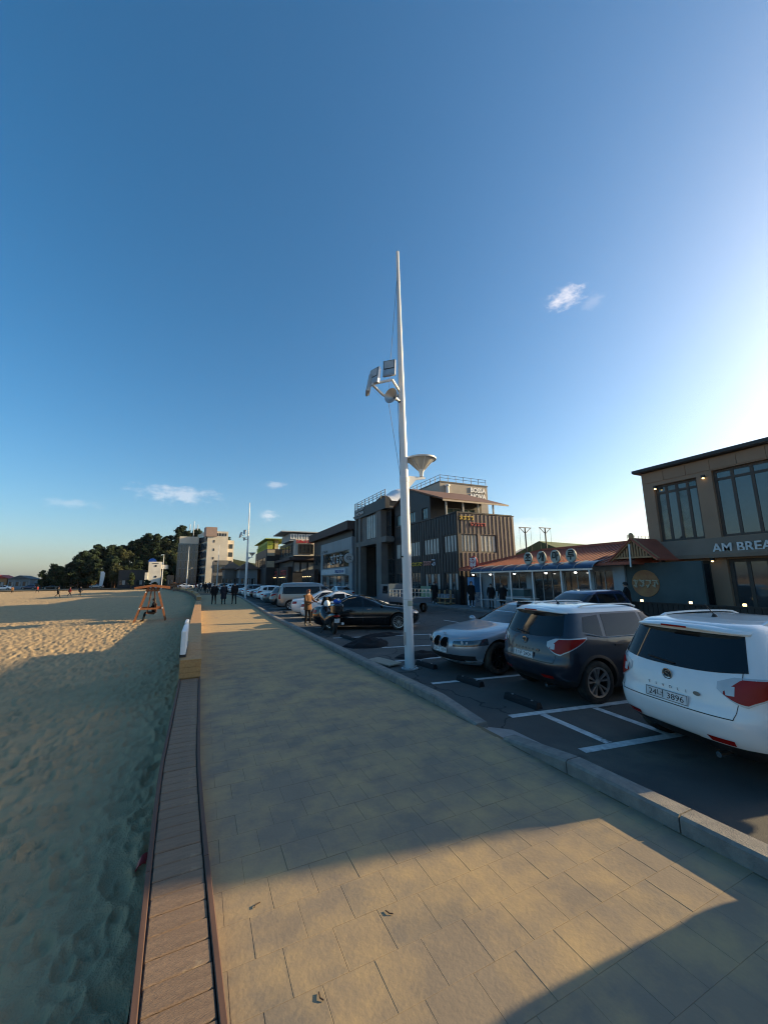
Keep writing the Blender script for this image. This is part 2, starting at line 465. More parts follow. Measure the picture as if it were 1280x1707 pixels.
while y < 130:
    L = 1.0 if y < 60 else 3.0
    if 3.9 <= y < 4.4: y = 4.4; continue
    y1 = y+L
    if y < 3.9 < y1+.001: y1 = 3.9
    za = zb = .12
    if abs(y1-3.9) < .01: zb = .03
    if abs(y-4.4) < .01: za = .02
    kerb_block(y, y1, za, zb).build('kerb_stone', m_kerb, kerb)
    y = y1
kerb['kind'] = 'structure'
# little ramp in the gap
MB().add([(KX(4), 3.86, -.008), (KX(4), 4.45, -.008), (KX(4)+.7, 4.5, GZ+.004), (KX(4)+.7, 3.8, GZ+.004)], [(3, 2, 1, 0)]).build('ramp', m_concrete, kind='structure')

# painted bay lines, each a sheet of its own
def line(p0, p1, w, i=[0]):
    a, b = Vector((*p0, 0)), Vector((*p1, 0)); d = (b-a).normalized(); n = Vector((-d.y, d.x, 0))*w/2
    o = MB().add([a-n, b-n, b+n, a+n], [(0, 1, 2, 3)]).build('road_marking', m_paint, kind='structure')
    o.location.z = GZ+.004
    return o
line((4.36, 7.07), (9.4, 6.3), .12)
line((4.41, 4.92), (9.4, 4.12), .13)
line((4.34, 3.62), (9.4, 2.85), .13)
line((4.92, 4.76), (4.84, 3.62), .12)
line((5.9, 4.6), (5.8, 3.46), .12)
line((5.21, 11.3), (9.9, 10.2), .12)
line((4.48, 13.97), (10, 12.55), .12)
line((4.5, 9.35), (9.9, 8.75), .12)
for k in range(16):
    y = 17.3+2.62*k
    line((4.7+shift(y), y), (9.6+shift(y), y-.8), .12)
line((16.0, -5), (16.0, 110), .0) if False else None
for k in range(14):
    line((11.3, 6+7*k), (11.3, 10+7*k), .12)

# drift of sand and grit in the bay at the right
# ------------------------------------------------------------------ sea wall, plank caps and bench
m_plank = mat('brown_plank', (0.235, 0.16, 0.105), 0.75, 0.3, col2=(0.18, 0.12, 0.08), nscale=5, bump=.4, bscale=30, stretch=(1, 6, 6),
              dirt=((0.42, 0.33, 0.21), 2.6, 0.62, 0.1))
m_plank2 = mat('brown_plank_worn', (0.26, 0.175, 0.115), 0.8, 0.3, col2=(0.19, 0.13, 0.088), nscale=5, bump=.4, bscale=30, stretch=(1, 6, 6),
               dirt=((0.42, 0.33, 0.21), 3.1, 0.58, 0.12))
m_trim = mat('brown_trim', (0.125, 0.07, 0.05), 0.7, 0.3, nscale=6, stretch=(6, .6, 6))
m_tan = mat('tan_timber', (0.45, 0.26, 0.105), 0.65, 0.35, col2=(0.35, 0.19, 0.075), nscale=4, stretch=(6, 1, 6), bump=.2)
m_white = mat('white_paint', (0.78, 0.78, 0.77), 0.45, 0.4, col2=(0.68, 0.68, 0.68), nscale=3)
m_dark = mat('dark_metal', (0.03, 0.031, 0.034), 0.5, 0.4)
def bend(y):
    return min(.24, .026*max(0, 5.0-y)**1.35)
wall = thing('sea_wall', 'low concrete sea wall between the sand and the walk, capped with brown planks', 'wall', (0, 0, 0))
mb = MB()
ys = [-4, 8.7]
V = []; F = []
for i in range(41):
    y = -4+12.7*i/40; d = bend(y)
    V += [(-.235+d, y, -1), (.085+d, y, -1), (.085+d, y, .028), (-.235+d, y, .028)]
    if i: a = 4*i-4; b = 4*i; F += [(a+k, a+(k+1) % 4, b+(k+1) % 4, b+k) for k in range(4)]
F += [(0, 3, 2, 1), (160, 161, 162, 163)]
mb.add(V, F)
mb.build('wall_core', m_concrete, wall)
pm = {}
def plank(y0, y1, x0, x1, z, m, key):
    if key not in pm:
        h = (y1-y0)/2
        pm[key] = MB().bbox(x0, x1, -h, h, -.032, 0, .005).mesh('plank', m)
    return pm[key]
P = .142
y = 0.4; k = 0
while y+P < 8.7:
    kk = rng.choice('aab')
    me = plank(0, P-.006, -.222, .068, 0, m_plank if kk == 'a' else m_plank2, 'cap'+kk)
    link('plank', me, wall, (bend(y+P/2)+rng.uniform(-.002, .002), y+P/2, .065+rng.uniform(-.002, .002)), (0, 0, (bend(y)-bend(y+P))/P*.5+rng.uniform(-.005, .005)))
    y += P
for x0, x1, dz in ((-.262, -.230, .072), (.076, .108, .072)):
    a = -4
    while a < 8.6:
        b = min(a+2.4, 8.7); V = []; F = []; n = 12
        for i in range(n+1):
            y = a+.003+(b-a-.006)*i/n; d = bend(y)
            V += [(x0+d, y, -.12), (x1+d, y, -.12), (x1+d, y, dz-.004), (x1+d-.004, y, dz), (x0+d+.004, y, dz), (x0+d, y, dz-.004)]
            if i: p = 6*i-6; q = 6*i; F += [(p+k, p+(k+1) % 6, q+(k+1) % 6, q+k) for k in range(6)]
        F += [tuple(range(5, -1, -1)), tuple(range(6*n, 6*n+6))]
        MB().add(V, F).build('edge_board', m_trim, wall)
        a = b

bench = thing('timber_bench', 'long tan timber bench on the sea wall beside the walk', 'bench', (0, 8.7, 0))
MB().box(-.25, .09, 8.72, 34, -1.0, .36).build('bench_core', m_tan, bench, world=True)
y = 8.7; k = 0
while y < 34:
    w = .58
    me = pm.setdefault('seat', MB().bbox(-.275, .105, -w/2+.004, w/2-.004, -.04, 0, .006).mesh('plank', m_tan))
    link('plank', me, bench, (0, y+w/2-8.7, .402+rng.uniform(-.0015, .0015)))
    y += w
for i in range(3):
    MB().bbox(-.272, .102, 8.695-.018, 8.695, .075+i*.098, .075+i*.098+.092, .004).build('end_board', m_tan, bench, world=True)
back = thing('bench_backrest', 'glossy white upright backrest panel at the near end of the bench', 'backrest', (-.24, 9.0, .4))
MB().bbox(-.29, -.19, 8.98, 10.3, .46, 0.92, .02).build('panel', m_white, back, world=True)
MB().bbox(-.28, -.2, 10.3, 10.95, .46, .98, .02).build('end_panel', m_white, back, world=True)
MB().box(-.3, -.18, 9.0, 10.9, .403, .46).build('foot', m_dark, back, world=True)
# further wall beyond the bench
wall2 = thing('sea_wall', 'distant low sea wall with tan cap beyond the timber bench', 'wall', (0, 34, 0))
yy = 34.0; mb = MB(); mt = MB()
while yy < 140:
    d = 4.0
    s0, s1 = shift(yy), shift(yy+d)
    V = [(-.25+s0, yy, -1), (.09+s0, yy, -1), (.09+s1, yy+d, -1), (-.25+s1, yy+d, -1), (-.25+s0, yy, .1), (.09+s0, yy, .1), (.09+s1, yy+d, .1), (-.25+s1, yy+d, .1)]
    mb.add(V, [(4, 5, 6, 7), (0, 1, 5, 4), (1, 2, 6, 5), (2, 3, 7, 6), (3, 0, 4, 7)])
    if yy > 38 and int(yy/4) % 4:
        mt.add([(-.27+s0, yy, .1), (.11+s0, yy, .1), (.11+s1, yy+d, .1), (-.27+s1, yy+d, .1), (-.27+s0, yy, .4), (.11+s0, yy, .4), (.11+s1, yy+d, .4), (-.27+s1, yy+d, .4)],
               [(4, 5, 6, 7), (0, 1, 5, 4), (1, 2, 6, 5), (2, 3, 7, 6), (3, 0, 4, 7)])
    yy += d
mb.build('wall_core', m_trim, wall2, world=True)
mt.build('bench_block', m_tan, wall2, world=True)

# scrap of red plastic in the sand by the wall
mb = MB()
pts = [(-.255, 3.98, -.27), (-.275, 3.97, -.26), (-.30, 3.955, -.265), (-.32, 3.94, -.29)]
V = []; F = []
for i, p in enumerate(pts):
    V += [(p[0], p[1]-.035, p[2]-.01), (p[0]+.01, p[1]+.035, p[2]+.015), (p[0], p[1]-.035, p[2]-.022), (p[0]+.01, p[1]+.035, p[2]+.003)]
    if i:
        a = 4*(i-1); b = 4*i
        F += [(a, a+1, b+1, b), (a+2, b+2, b+3, a+3), (a, b, b+2, a+2), (a+1, a+3, b+3, b+1)]
F += [(0, 2, 3, 1), (12, 13, 15, 14)]
o = mb.add(V, F).build('plastic_strip', mat('red_plastic', (0.35, 0.03, 0.035), .4, .4), smooth=True)
tag(o, 'curled strip of dark red plastic in the sand against the sea wall', 'litter')
# twigs and pebbles on the paving
for i, (x, y, a, L) in enumerate([(.42, 2.72, .7, .045), (1.1, 2.33, 2.3, .05), (.62, 2.06, 1.9, .045)]):
    o = MB().path([(-L/2, 0, .006), (-L*.1, .008, .008), (L/2, -.004, .006)], .003, 6).build('twig', mat('bark', (.07, .045, .03), .9))
    o.location = (x, y, 0); o.rotation_euler = (0, 0, a)
    tag(o, ['short dark twig lying on the paving close to the plank wall', 'curved twig on the sunlit paving in mid walk', 'twig in the drifted sand on the sunlit paving'][i], 'twig', 'twigs on the paving')

# ------------------------------------------------------------------ light poles
m_pole = mat('white_pole', (0.72, 0.72, 0.71), 0.35, 0.5, col2=(0.6, 0.6, 0.6), nscale=1.5, stretch=(3, 3, .4))
m_steel = mat('galvanised', (0.5, 0.5, 0.5), 0.4, 0.5, metal=.6)
m_glassw = mat('lamp_glass', (0.42, 0.45, 0.47), 0.15, 0.6)
m_wire = mat('wire', (0.12, 0.12, 0.12), .6)
def near_pole(loc, H, label, far=False):
    t = thing('light_pole', label, 'light pole', loc, 0, 'light poles along the walk')
    mb = MB()
    n = 20 if not far else 10
    prof = [(.115, -.05), (.115, H*.4), (.085, H*.58), (.082, H*.62), (.05, H*.88), (.042, H-.02), (.0, H)]
    mb.lathe(prof, n); mb.build('mast', m_pole, t, smooth=True)
    mb = MB(); mb.lathe([(.122, H*.4), (.122, H*.4+.12), (.1, H*.4+.14)], n); mb.build('collar', m_pole, t, smooth=True)
    zb = 6.95
    # floodlight bracket, ring towards -X
    mb = MB(); mb.beam((0, 0, zb), (-.33, -.12, zb+.30), .05, .05); mb.beam((-.33, -.12, zb+.30), (-.86, .0, zb+.12), .05, .05)
    mb.beam((0, .0, zb-.03), (-.45, .18, zb-.03), .05, .05); mb.beam((-.45, .18, zb-.03), (-.86, .0, zb+.12), .05, .05)
    mb.build('bracket', m_pole, t)
    def flood(c, yaw, tilt):
        f = MB(); f.bbox(-.035, .035, -.2, .2, -.27, .27, .012)
        for k in range(5): f.box(.035, .075, -.17+k*.085-.008, -.17+k*.085+.008, -.24, .24)
        o = f.build('floodlight', m_steel, t); o.location = c; o.rotation_euler = (0, tilt, yaw); o.scale = (.9, .84, .88)
        MB().bbox(-.043, -.034, -.155, .155, -.02, .235, .003).build('lamp_glass', m_glassw, o)
        MB().bbox(-.041, -.0345, -.17, .17, -.05, .25, .003).build('bezel', m_dark, o)
        MB().bbox(-.043, -.034, -.155, .155, -.235, -.075, .003).build('gear_cover', m_steel, o)
        return o
    flood((-.40, -.10, zb+.62), R_(48), R_(8))
    flood((-.78, .02, zb+.36), R_(20), R_(10))
    flood((-.86, .22, zb+.2), R_(-20), R_(12))
    # horn loudspeaker
    h = MB(); h.lathe([(.03, 0), (.045, -.1), (.05, -.16), (.09, -.26), (.19, -.36), (.2, -.365), (.185, -.355), (.03, -.22)], 20, axis='x')
    o = h.build('horn_speaker', m_steel, t, smooth=True); o.location = (-.12, -.06, zb-.22); o.rotation_euler = (0, 0, R_(28))
    MB().tube((.14, .04, 0), (-.06, 0, 0), .035).build('driver', m_dark, o)
    # cone lantern on the street side
    mb = MB(); mb.prism([(.1, 4.72), (.12, 4.38), (.34, 4.63), (.62, 4.68), (.62, 4.73), (.3, 4.72)], .03, 'y', -.015); mb.build('lamp_arm', m_pole, t)
    c = (.52, 0, 0)
    mb = MB(); mb.lathe([(.0, 4.74), (.05, 4.74), (.06, 4.86), (.1, 4.92)], 20, c); mb.build('lamp_base', m_pole, t, smooth=True)
    mb = MB(); mb.lathe([(.1, 4.92), (.19, 5.02), (.36, 5.2), (.38, 5.2), (.375, 5.23), (.2, 5.25), (0, 5.26)], 24, c); mb.build('lantern_cone', mat('lantern_glass', (.52, .5, .46), .3, .5, col2=(.45, .43, .4)), t, smooth=True)
    mb = MB(); mb.lathe([(.37, 5.185), (.405, 5.19), (.41, 5.225), (.37, 5.24)], 24, c); mb.build('lantern_rim', m_pole, t, smooth=True)
    mb = MB()
    for k in range(6):
        a = k*pi/3+.3; mb.beam((c[0]+.1*cos(a), .1*sin(a), 4.92), (c[0]+.375*cos(a), .375*sin(a), 5.21), .02, .02)
    mb.build('lantern_ribs', m_pole, t)
    if not far:
        mb = MB(); r = .0055
        mb.path([(-.05, 0, H-1.0), (-.32, -.02, zb+.9), (-.42, -.05, zb-.35), (-.1, 0, zb-2.3)], r, 5)
        mb.path([(-.03, -.02, H-.4), (-.13, -.03, zb+.2), (-.14, -.04, zb-.5), (-.1, 0, zb-2.0)], r, 5)
        mb.build('halyard', m_wire, t)
        MB().lathe([(.2, 0), (.2, .02), (.13, .025)], 20).build('base_plate', m_steel, t)
        for k in range(6): MB().lathe([(.016, .02), (.016, .05), (0, .055)], 8, (.165*cos(k*pi/3), .165*sin(k*pi/3), 0)).build('anchor_bolt', m_steel, t)
        MB().bbox(-.122, -.108, -.05, .05, .55, .85, .004).build('access_hatch', m_steel, t)
        MB().lathe([(.116, 1.6), (.1175, 1.605), (.116, 1.61)], 20).build('weld_seam', m_steel, t)
        MB().bbox(-.06, .06, -.119, -.106, 1.45, 1.58, .003).build('sticker', mat('sticker', (.35, .38, .3), .6), t)
        MB().box(-.15, -.09, -.03, .03, 2.62, 2.66).build('cleat', m_dark, t)
    return t
p = near_pole((4.6, 8.43, GZ), 11.35, 'tall tapered white pole with floodlights, horn speaker and cone lantern, nearest the camera')
p.rotation_euler = (0, R_(-.5), 0)
near_pole((4.55, 46.0, GZ), 11.0, 'second tall white light pole, rising above the rows of parked cars', True)
def far_pole(loc, H, label, lamps=True):
    t = thing('street_lamp', label, 'street lamp', loc, 0, 'far street lamps')
    MB().lathe([(.12, 0), (.1, H*.5), (.05, H)], 8).build('mast', m_pole, t)
    if lamps:
        MB().beam((0, 0, H*.45), (.9, 0, H*.47), .06, .06).build('arm', m_steel, t)
        MB().lathe([(.05, 0), (.3, .28), (.3, .32)], 10, (.95, 0, H*.47)).build('lantern', m_steel, t)
        MB().bbox(-.8, -.3, -.15, .15, H*.62, H*.62+.25, .03).build('speaker', m_dark, t)
    return t
far_pole((3.6, 105, GZ), 11, 'thin white lamp post in front of the small two storey shop')
far_pole((-3.5, 118, GZ), 11.5, 'thin white lamp post in front of the glass block with the antenna')
far_pole((-10.3, 130, GZ), 10, 'leftmost thin white post beside the dark shops under the hill', False)

# ------------------------------------------------------------------ wheel stops and rubbish in the bays
def stop(p0, p1, label):
    a, b = Vector((*p0, GZ)), Vector((*p1, GZ)); L = (b-a).length
    t = thing('wheel_stop', label, 'wheel stop', (a+b)/2, math.atan2((b-a).y, (b-a).x), 'black rubber wheel stops')
    MB().prism([(-.075, 0), (.075, 0), (.06, .06), (.035, .1), (-.035, .1), (-.06, .06)], L, 'x', -L/2).build('block', m_rubber, t)
    for s in (-1, 1): MB().lathe([(.02, .1), (.02, .106), (0, .106)], 10, (s*L*.3, 0, 0)).build('bolt', m_steel, t)
stop((5.0, 7.05), (5.08, 6.4), 'rubber wheel stop on the line end in front of the silver sedan and navy car')
stop((5.02, 5.65), (5.05, 4.95), 'rubber wheel stop behind the navy car, nearest the camera')
stop((4.85, 14.1), (4.95, 12.95), 'rubber wheel stop just behind the scooter')
stop((5.0, 8.75), (5.1, 8.1), 'rubber wheel stop right of the tall white pole foot')
stop((5.1, 21.2), (5.15, 20.4), 'rubber wheel stop behind the white sedan')
stop((5.1, 26.6), (5.15, 25.8), 'rubber wheel stop behind the silver van')
m_net = mat('black_net', (0.022, 0.022, 0.024), .9, .2, bump=1.0, bscale=60)
def heap(loc, rx, ry, h, seed, label):
    n = 26; V = []; F = []
    for i in range(n+1):
        for j in range(n+1):
            u_, v_ = i/n*2-1, j/n*2-1
            d = max(0, 1-(u_*u_+v_*v_)); x, y = u_*rx*(1+.1*sin(5*v_)), v_*ry*(1+.12*sin(4*u_+seed))
            z = h*d**.6*(.45+.9*float(vnoise(np.array(u_*3.1+seed), np.array(v_*3.1+seed*2))))
            V.append((x, y, z-.01))
    for i in range(n):
        for j in range(n):
            a = i*(n+1)+j; F.append((a, a+n+1, a+n+2, a+1))
    o = MB().add(V, F).build('net_heap', m_net, smooth=25); o.location = loc
    tag(o, label, 'net', 'heaps of black netting in the car park')
heap((4.95, 11.9, GZ), .75, .5, .26, 1, 'crumpled heap of black netting on the asphalt left of the white pole')
heap((5.6, 9.6, GZ), .75, .38, .13, 4, 'flat spread of black netting between the heap and the white pole')
heap((6.3, 13.6, GZ), .9, .28, .12, 8, 'low black netting in the bay beside the black sedan')
t = thing('plywood_board', 'weathered pale plywood board lying on asphalt at the white pole', 'board', (4.32, 9.3, GZ+.02), R_(96))
MB().bbox(-.55, .55, -.19, .19, 0, .03, .004).build('board', mat('plywood', (.36, .31, .24), .8, .2, nscale=4, stretch=(1, 7, 1)), t); t.rotation_euler = (R_(-3), R_(2), R_(97))
# ------------------------------------------------------------------ cars
m_glass = mat('tinted_glass', (0.008, 0.009, 0.01), 0.03, 0.45)
m_trimblk = mat('black_trim', (0.018, 0.018, 0.019), 0.55, 0.4)
m_chrome = mat('chrome', (0.75, 0.75, 0.75), 0.12, 0.5, metal=1.0)
m_tyre = mat('tyre', (0.018, 0.018, 0.018), 0.85, 0.3, dirt=((.1, .085, .065), 3, .5, .3))
m_alloy = mat('alloy', (0.5, 0.5, 0.5), 0.32, 0.5, metal=.8)
m_alloyd = mat('alloy_dark', (0.03, 0.03, 0.032), 0.4, 0.5, metal=.5)
m_red = mat('red_lens', (0.30, 0.008, 0.006), 0.25, 0.25)
m_clear = mat('clear_lens', (0.5, 0.51, 0.52), 0.1, 0.7, coat=.5)
m_headl = mat('headlight', (0.035, 0.04, 0.048), 0.06, 0.8, coat=1)
m_plate = mat('plate_white', (0.7, 0.7, 0.69), 0.5, 0.4)
m_ink = mat('plate_ink', (0.01, 0.012, 0.014), 0.6)
def paint(name, c, metal=0.0, rough=.28, dust=.0):
    return mat('paint_'+name, c, rough, 0.5, metal=metal, col2=tuple(k*.93 for k in c), nscale=1.5, coat=.8, dirt=((.3, .26, .2), 1.1, .66, .6) if dust else None)

class Spec: pass
def interp(zs, vs_, z): return float(np.interp(z, zs, vs_))
def make_spec(tab, L, roofz, arches, R, pexp=12., qexp=2.5, clad=.34):
    s = Spec(); s.L = L; s.R = R; s.arches = arches; s.roofz = roofz; s.p = pexp; s.q = qexp; s.clad = clad
    tab = np.array(tab, float)
    # monotone smoothing: dense resample with light blur
    z = np.linspace(tab[0, 0], tab[-1, 0], 400)
    s.zs = z; s.top = tab[-1, 0]; s.bot = tab[0, 0]
    def sm(col):
        v = np.interp(z, tab[:, 0], col); k = np.ones(9)/9
        vv = np.concatenate([np.full(4, v[0])+(v[0]-v[1])*0, v, np.full(4, v[-1])])
        o = np.convolve(vv, k, 'valid'); o[:6] = v[:6]; o[-6:] = v[-6:]; return o
    s.xr = sm(tab[:, 1]); s.xf = sm(L-tab[:, 2]); s.w = sm(tab[:, 3])
    return s
def sec(s, z): return interp(s.zs, s.xr, z), interp(s.zs, s.xf, z), interp(s.zs, s.w, z)
def side_y(s, x, z):
    a, b, w = sec(s, z); c = (a+b)/2; h = (b-a)/2
    t = min(1, abs((x-c)/h)); return w*max(0, 1-t**s.p)**(1/s.q)
def end_x(s, y, z, rear=True):
    a, b, w = sec(s, z); c = (a+b)/2; h = (b-a)/2
    t = min(1, abs(y)/w); d = h*max(0, 1-t**s.q)**(1/s.p)
    return c-d if rear else c+d
_bodies = {}
def body_mesh(s, key, nl=56, ns=38, ne=22):
    if key in _bodies: return _bodies[key]
    # levels concentrated where the section changes quickly
    dx = np.abs(np.gradient(s.xr))+np.abs(np.gradient(s.xf))+np.abs(np.gradient(s.w))*2+.006
    cum = np.cumsum(dx); cum = (cum-cum[0])/(cum[-1]-cum[0])
    lev = np.interp(np.linspace(0, 1, nl), cum, s.zs)
    V = []; F = []
    for z in lev:
        a, b, w = sec(s, z); c = (a+b)/2; h = (b-a)/2
        xe = .955; ye = max(0, 1-xe**s.p)**(1/s.q)
        loop = []
        for i in range(ns): t = -xe+2*xe*i/(ns-1); loop.append((c+h*t, -w*max(0, 1-abs(t)**s.p)**(1/s.q)))
        for i in range(1, ne): t = -ye+2*ye*i/ne; loop.append((c+h*max(0, 1-abs(t)**s.q)**(1/s.p), w*t))
        for i in range(ns): t = xe-2*xe*i/(ns-1); loop.append((c+h*t, w*max(0, 1-abs(t)**s.p)**(1/s.q)))
        for i in range(1, ne): t = ye-2*ye*i/ne; loop.append((c-h*max(0, 1-abs(t)**s.q)**(1/s.p), w*t))
        V += [(x, y, z) for x, y in loop]
    n = 2*ns+2*(ne-1)
    for k in range(nl-1):
        for i in range(n): j = (i+1) % n; F.append((k*n+i, k*n+j, k*n+n+j, k*n+n+i))
    F.append(tuple(range(n-1, -1, -1))); F.append(tuple(range((nl-1)*n, nl*n)))
    me = bpy.data.meshes.new('body'); me.from_pydata(V, [], F)
    for i in range(3): me.materials.append(m_trimblk)
    mi = []
    for p in me.polygons:
        c = p.center
        mi.append(1 if c.z < s.clad else (2 if c.z > s.roofz else 0))
    me.polygons.foreach_set('material_index', mi)
    # wheel wells cut as real recesses
    cut = MB()
    for ax in s.arches:
        for sd in (-1, 1):
            r = s.R*1.16; nn = 28; y0 = sd*.52; y1 = sd*1.15
            cut.lathe([(0, y0), (r, y0), (r, y1), (0, y1)], nn, (ax, 0, s.R), 'y')
    cm = cut.mesh('cut', m_trimblk)
    bm = bmesh.new(); bm.from_mesh(cm); bmesh.ops.remove_doubles(bm, verts=bm.verts, dist=1e-5); bmesh.ops.recalc_face_normals(bm, faces=bm.faces); bm.to_mesh(cm); bm.free()
    o = bpy.data.objects.new('tmp', me); c = bpy.data.objects.new('tmpc', cm); COL.objects.link(o); COL.objects.link(c)
    md = o.modifiers.new('b', 'BOOLEAN'); md.operation = 'DIFFERENCE'; md.object = c; md.solver = 'EXACT'
    bpy.context.view_layer.update()
    dg = bpy.context.evaluated_depsgraph_get()
    res = bpy.data.meshes.new_from_object(o.evaluated_get(dg))
    bpy.data.objects.remove(o); bpy.data.objects.remove(c)
    res.name = 'body_'+key
    while len(res.materials) < 3: res.materials.append(m_trimblk)
    mi = []
    for p in res.polygons:
        c = p.center; inw = any((c.x-ax)**2+(c.z-s.R)**2 < (s.R*1.165)**2 and abs(c.y) < side_y(s, c.x, max(s.bot, min(s.top, c.z)))-.012 for ax in s.arches)
        rim_ = any((c.x-ax)**2+(c.z-s.R)**2 < (s.R*1.30)**2 for ax in s.arches) and s.clad > .3 and c.z < s.R*2.25
        mi.append(1 if (inw or c.z < s.clad or (rim_ and s.cladarch)) else (2 if c.z > s.roofz else 0))
    res.polygons.foreach_set('material_index', mi)
    res.polygons.foreach_set('use_smooth', [True]*len(res.polygons))
    res.set_sharp_from_angle(angle=R_(38))
    _bodies[key] = res
    return res
def patch(fn, nu=10, nv=6, thick=.0):
    V = [fn(i/nu, j/nv) for j in range(nv+1) for i in range(nu+1)]
    F = [(j*(nu+1)+i, j*(nu+1)+i+1, (j+1)*(nu+1)+i+1, (j+1)*(nu+1)+i) for j in range(nv) for i in range(nu)]
    return V, F
def side_patch(s, sd, xb0, xb1, zb, xt0, xt1, zt, off=.004, nu=10, nv=6, curve=0.0):
    """quad window on the flank; x runs rear to front at bottom (xb) and top (xt)"""
    def fn(u_, v_):
        x = (xb0+(xb1-xb0)*u_)*(1-v_)+(xt0+(xt1-xt0)*u_)*v_
        z0 = zb(u_) if callable(zb) else zb; z1 = zt(u_) if callable(zt) else zt
        z = z0+(z1-z0)*v_
        return (x, sd*(side_y(s, x, z)+off), z)
    return patch(fn, nu, nv)
def end_patch(s, rear, yb, zb, yt, zt, off=.004, nu=14, nv=6):
    """yb/yt: (y0,y1) at bottom and top; zb/zt may be functions of u"""
    sg = -1 if rear else 1
    def fn(u_, v_):
        y = (yb[0]+(yb[1]-yb[0])*u_)*(1-v_)+(yt[0]+(yt[1]-yt[0])*u_)*v_
        z0 = zb(u_) if callable(zb) else zb; z1 = zt(u_) if callable(zt) else zt
        z = z0+(z1-z0)*v_
        return (end_x(s, y, z, rear)+sg*off, y, z)
    return patch(fn, nu, nv)
def wrap_patch(s, rear, sd, y_in, x_out, z0f, z1f, off=.006, n=16, nv=5):
    """lamp that wraps the corner: from y_in on the end face round to x_out on the flank"""
    V = []; F = []; a_, b_, w_ = sec(s, .9)
    path_ = []
    for i in range(n+1):
        t = i/n; path_.append(t)
    for j in range(nv+1):
        for i in range(n+1):
            t = i/n; z = z0f(t)+(z1f(t)-z0f(t))*j/nv
            a, b, w = sec(s, z)
            yc = w*.86
            if t < .55:
                y = y_in+(yc-y_in)*(t/.55); x = end_x(s, y, z, rear); n_ = Vector((-1 if rear else 1, .15, 0))
            else:
                xs0 = end_x(s, yc, z, rear); x = xs0+(x_out-xs0)*((t-.55)/.45); y = side_y(s, x, z); n_ = Vector((0 if t > .8 else (-.5 if rear else .5), 1, 0))
            n_.normalize()
            V.append((x+n_.x*off, sd*(y+n_.y*off), z))
    for j in range(nv):
        for i in range(n): a = j*(n+1)+i; F.append((a, a+1, a+n+2, a+n+1))
    return V, F
def solid(VF, name, m, parent, thick=.006, smooth=True):
    me = bpy.data.meshes.new(name); me.from_pydata(VF[0], [], VF[1]); me.materials.append(m)
    bm = bmesh.new(); bm.from_mesh(me)
    bmesh.ops.recalc_face_normals(bm, faces=bm.faces)
    bm.to_mesh(me); bm.free()
    me.polygons.foreach_set('use_smooth', [True]*len(me.polygons))
    return link(name, me, parent)
_wheels = {}
def wheel_meshes(R, style, W=.21):
    k = (R, style)
    if k in _wheels: return _wheels[k]
    t = MB(); h = W/2; r0 = R*.68
    t.lathe([(r0, -h*.8), (R*.8, -h), (R*.93, -h*.97), (R*.985, -h*.8), (R, -h*.4), (R, h*.4), (R*.985, h*.8), (R*.93, h*.97), (R*.8, h), (r0, h*.8)], 36, axis='y')
    tm = t.mesh('tyre', m_tyre, 40)
    r = MB()
    r.lathe([(r0*1.02, h*.82), (r0*.93, h*.7), (r0*.9, -h*.3), (0, -h*.3)], 36, axis='y')
    nsp = {'ten': 10, 'five': 5, 'multi': 14, 'cover': 7}[style]
    sp = MB(); sp.lathe([(r0*1.03, h*.80), (r0*1.03, h*.9), (r0*.92, h*.86), (r0*.92, h*.6)], 36, axis='y')
    sp.lathe([(0, h*.72), (R*.13, h*.7), (R*.15, h*.5)], 20, axis='y')
    for i in range(nsp):
        a = 2*pi*i/nsp
        def P(rad, da, y): return (rad*cos(a+da), y, rad*sin(a+da))
        if style == 'five':
            for q in (-1, 1):
                V = [P(R*.13, q*.12-.10, h*.66), P(R*.13, q*.12+.14, h*.66), P(r0*.98, q*.24+.085, h*.82), P(r0*.98, q*.24-.085, h*.82)]
                V += [(x, y-.04, z) for x, y, z in V]
                sp.add(V, [(0, 1, 2, 3), (0, 4, 5, 1), (1, 5, 6, 2), (2, 6, 7, 3), (3, 7, 4, 0)])
        else:
            w0, w1 = (.11, .05) if style == 'ten' else (.09, .035) if style == 'multi' else (.2, .2)
            V = [P(R*.12, -w0*1.5, h*.66), P(R*.12, w0*1.5, h*.66), P(r0*.98, w1+.03, h*.82), P(r0*.98, -w1+.03, h*.82)]
            V += [(x, y-.04, z) for x, y, z in V]
            sp.add(V, [(0, 1, 2, 3), (0, 4, 5, 1), (1, 5, 6, 2), (2, 6, 7, 3), (3, 7, 4, 0)])
    _wheels[k] = (tm, r.mesh('rim_barrel', m_alloyd, 40), sp.mesh('rim', m_alloy, 30))
    return _wheels[k]
def add_wheels(t, s, style, spoke, simple=False):
    tm, bm_, sm_ = wheel_meshes(s.R, style)
    for ax in s.arches:
        for sd in (1, -1):
            yy = sd*(side_y(s, ax, .6)-.115)
            wh = link('wheel', tm, t, (ax, yy, s.R), (0, rng.uniform(0, 6), 0 if sd > 0 else pi))
            if not simple: link('rim_barrel', bm_, wh)
            link('rim', sm_, wh, mats=[spoke])
SUV = make_spec([(.20, .40, .34, .78), (.28, .22, .18, .85), (.38, .09, .07, .885), (.46, .03, .03, .895), (.60, .0, .0, .90), (.68, .0, .0, .90), (.72, .035, .01, .898), (.84, .055, .04, .895),
                 (.95, .085, .20, .89), (1.00, .105, .60, .882), (1.05, .13, .98, .872), (1.085, .155, 1.10, .86), (1.30, .28, 1.52, .79), (1.46, .37, 1.85, .725),
                 (1.51, .40, 1.97, .69), (1.55, .46, 2.12, .63), (1.578, .75, 2.45, .50), (1.595, 1.2, 2.8, .25)], 4.2, 1.475, (.82, 3.42), .345, pexp=13, qexp=3.0, clad=.375)
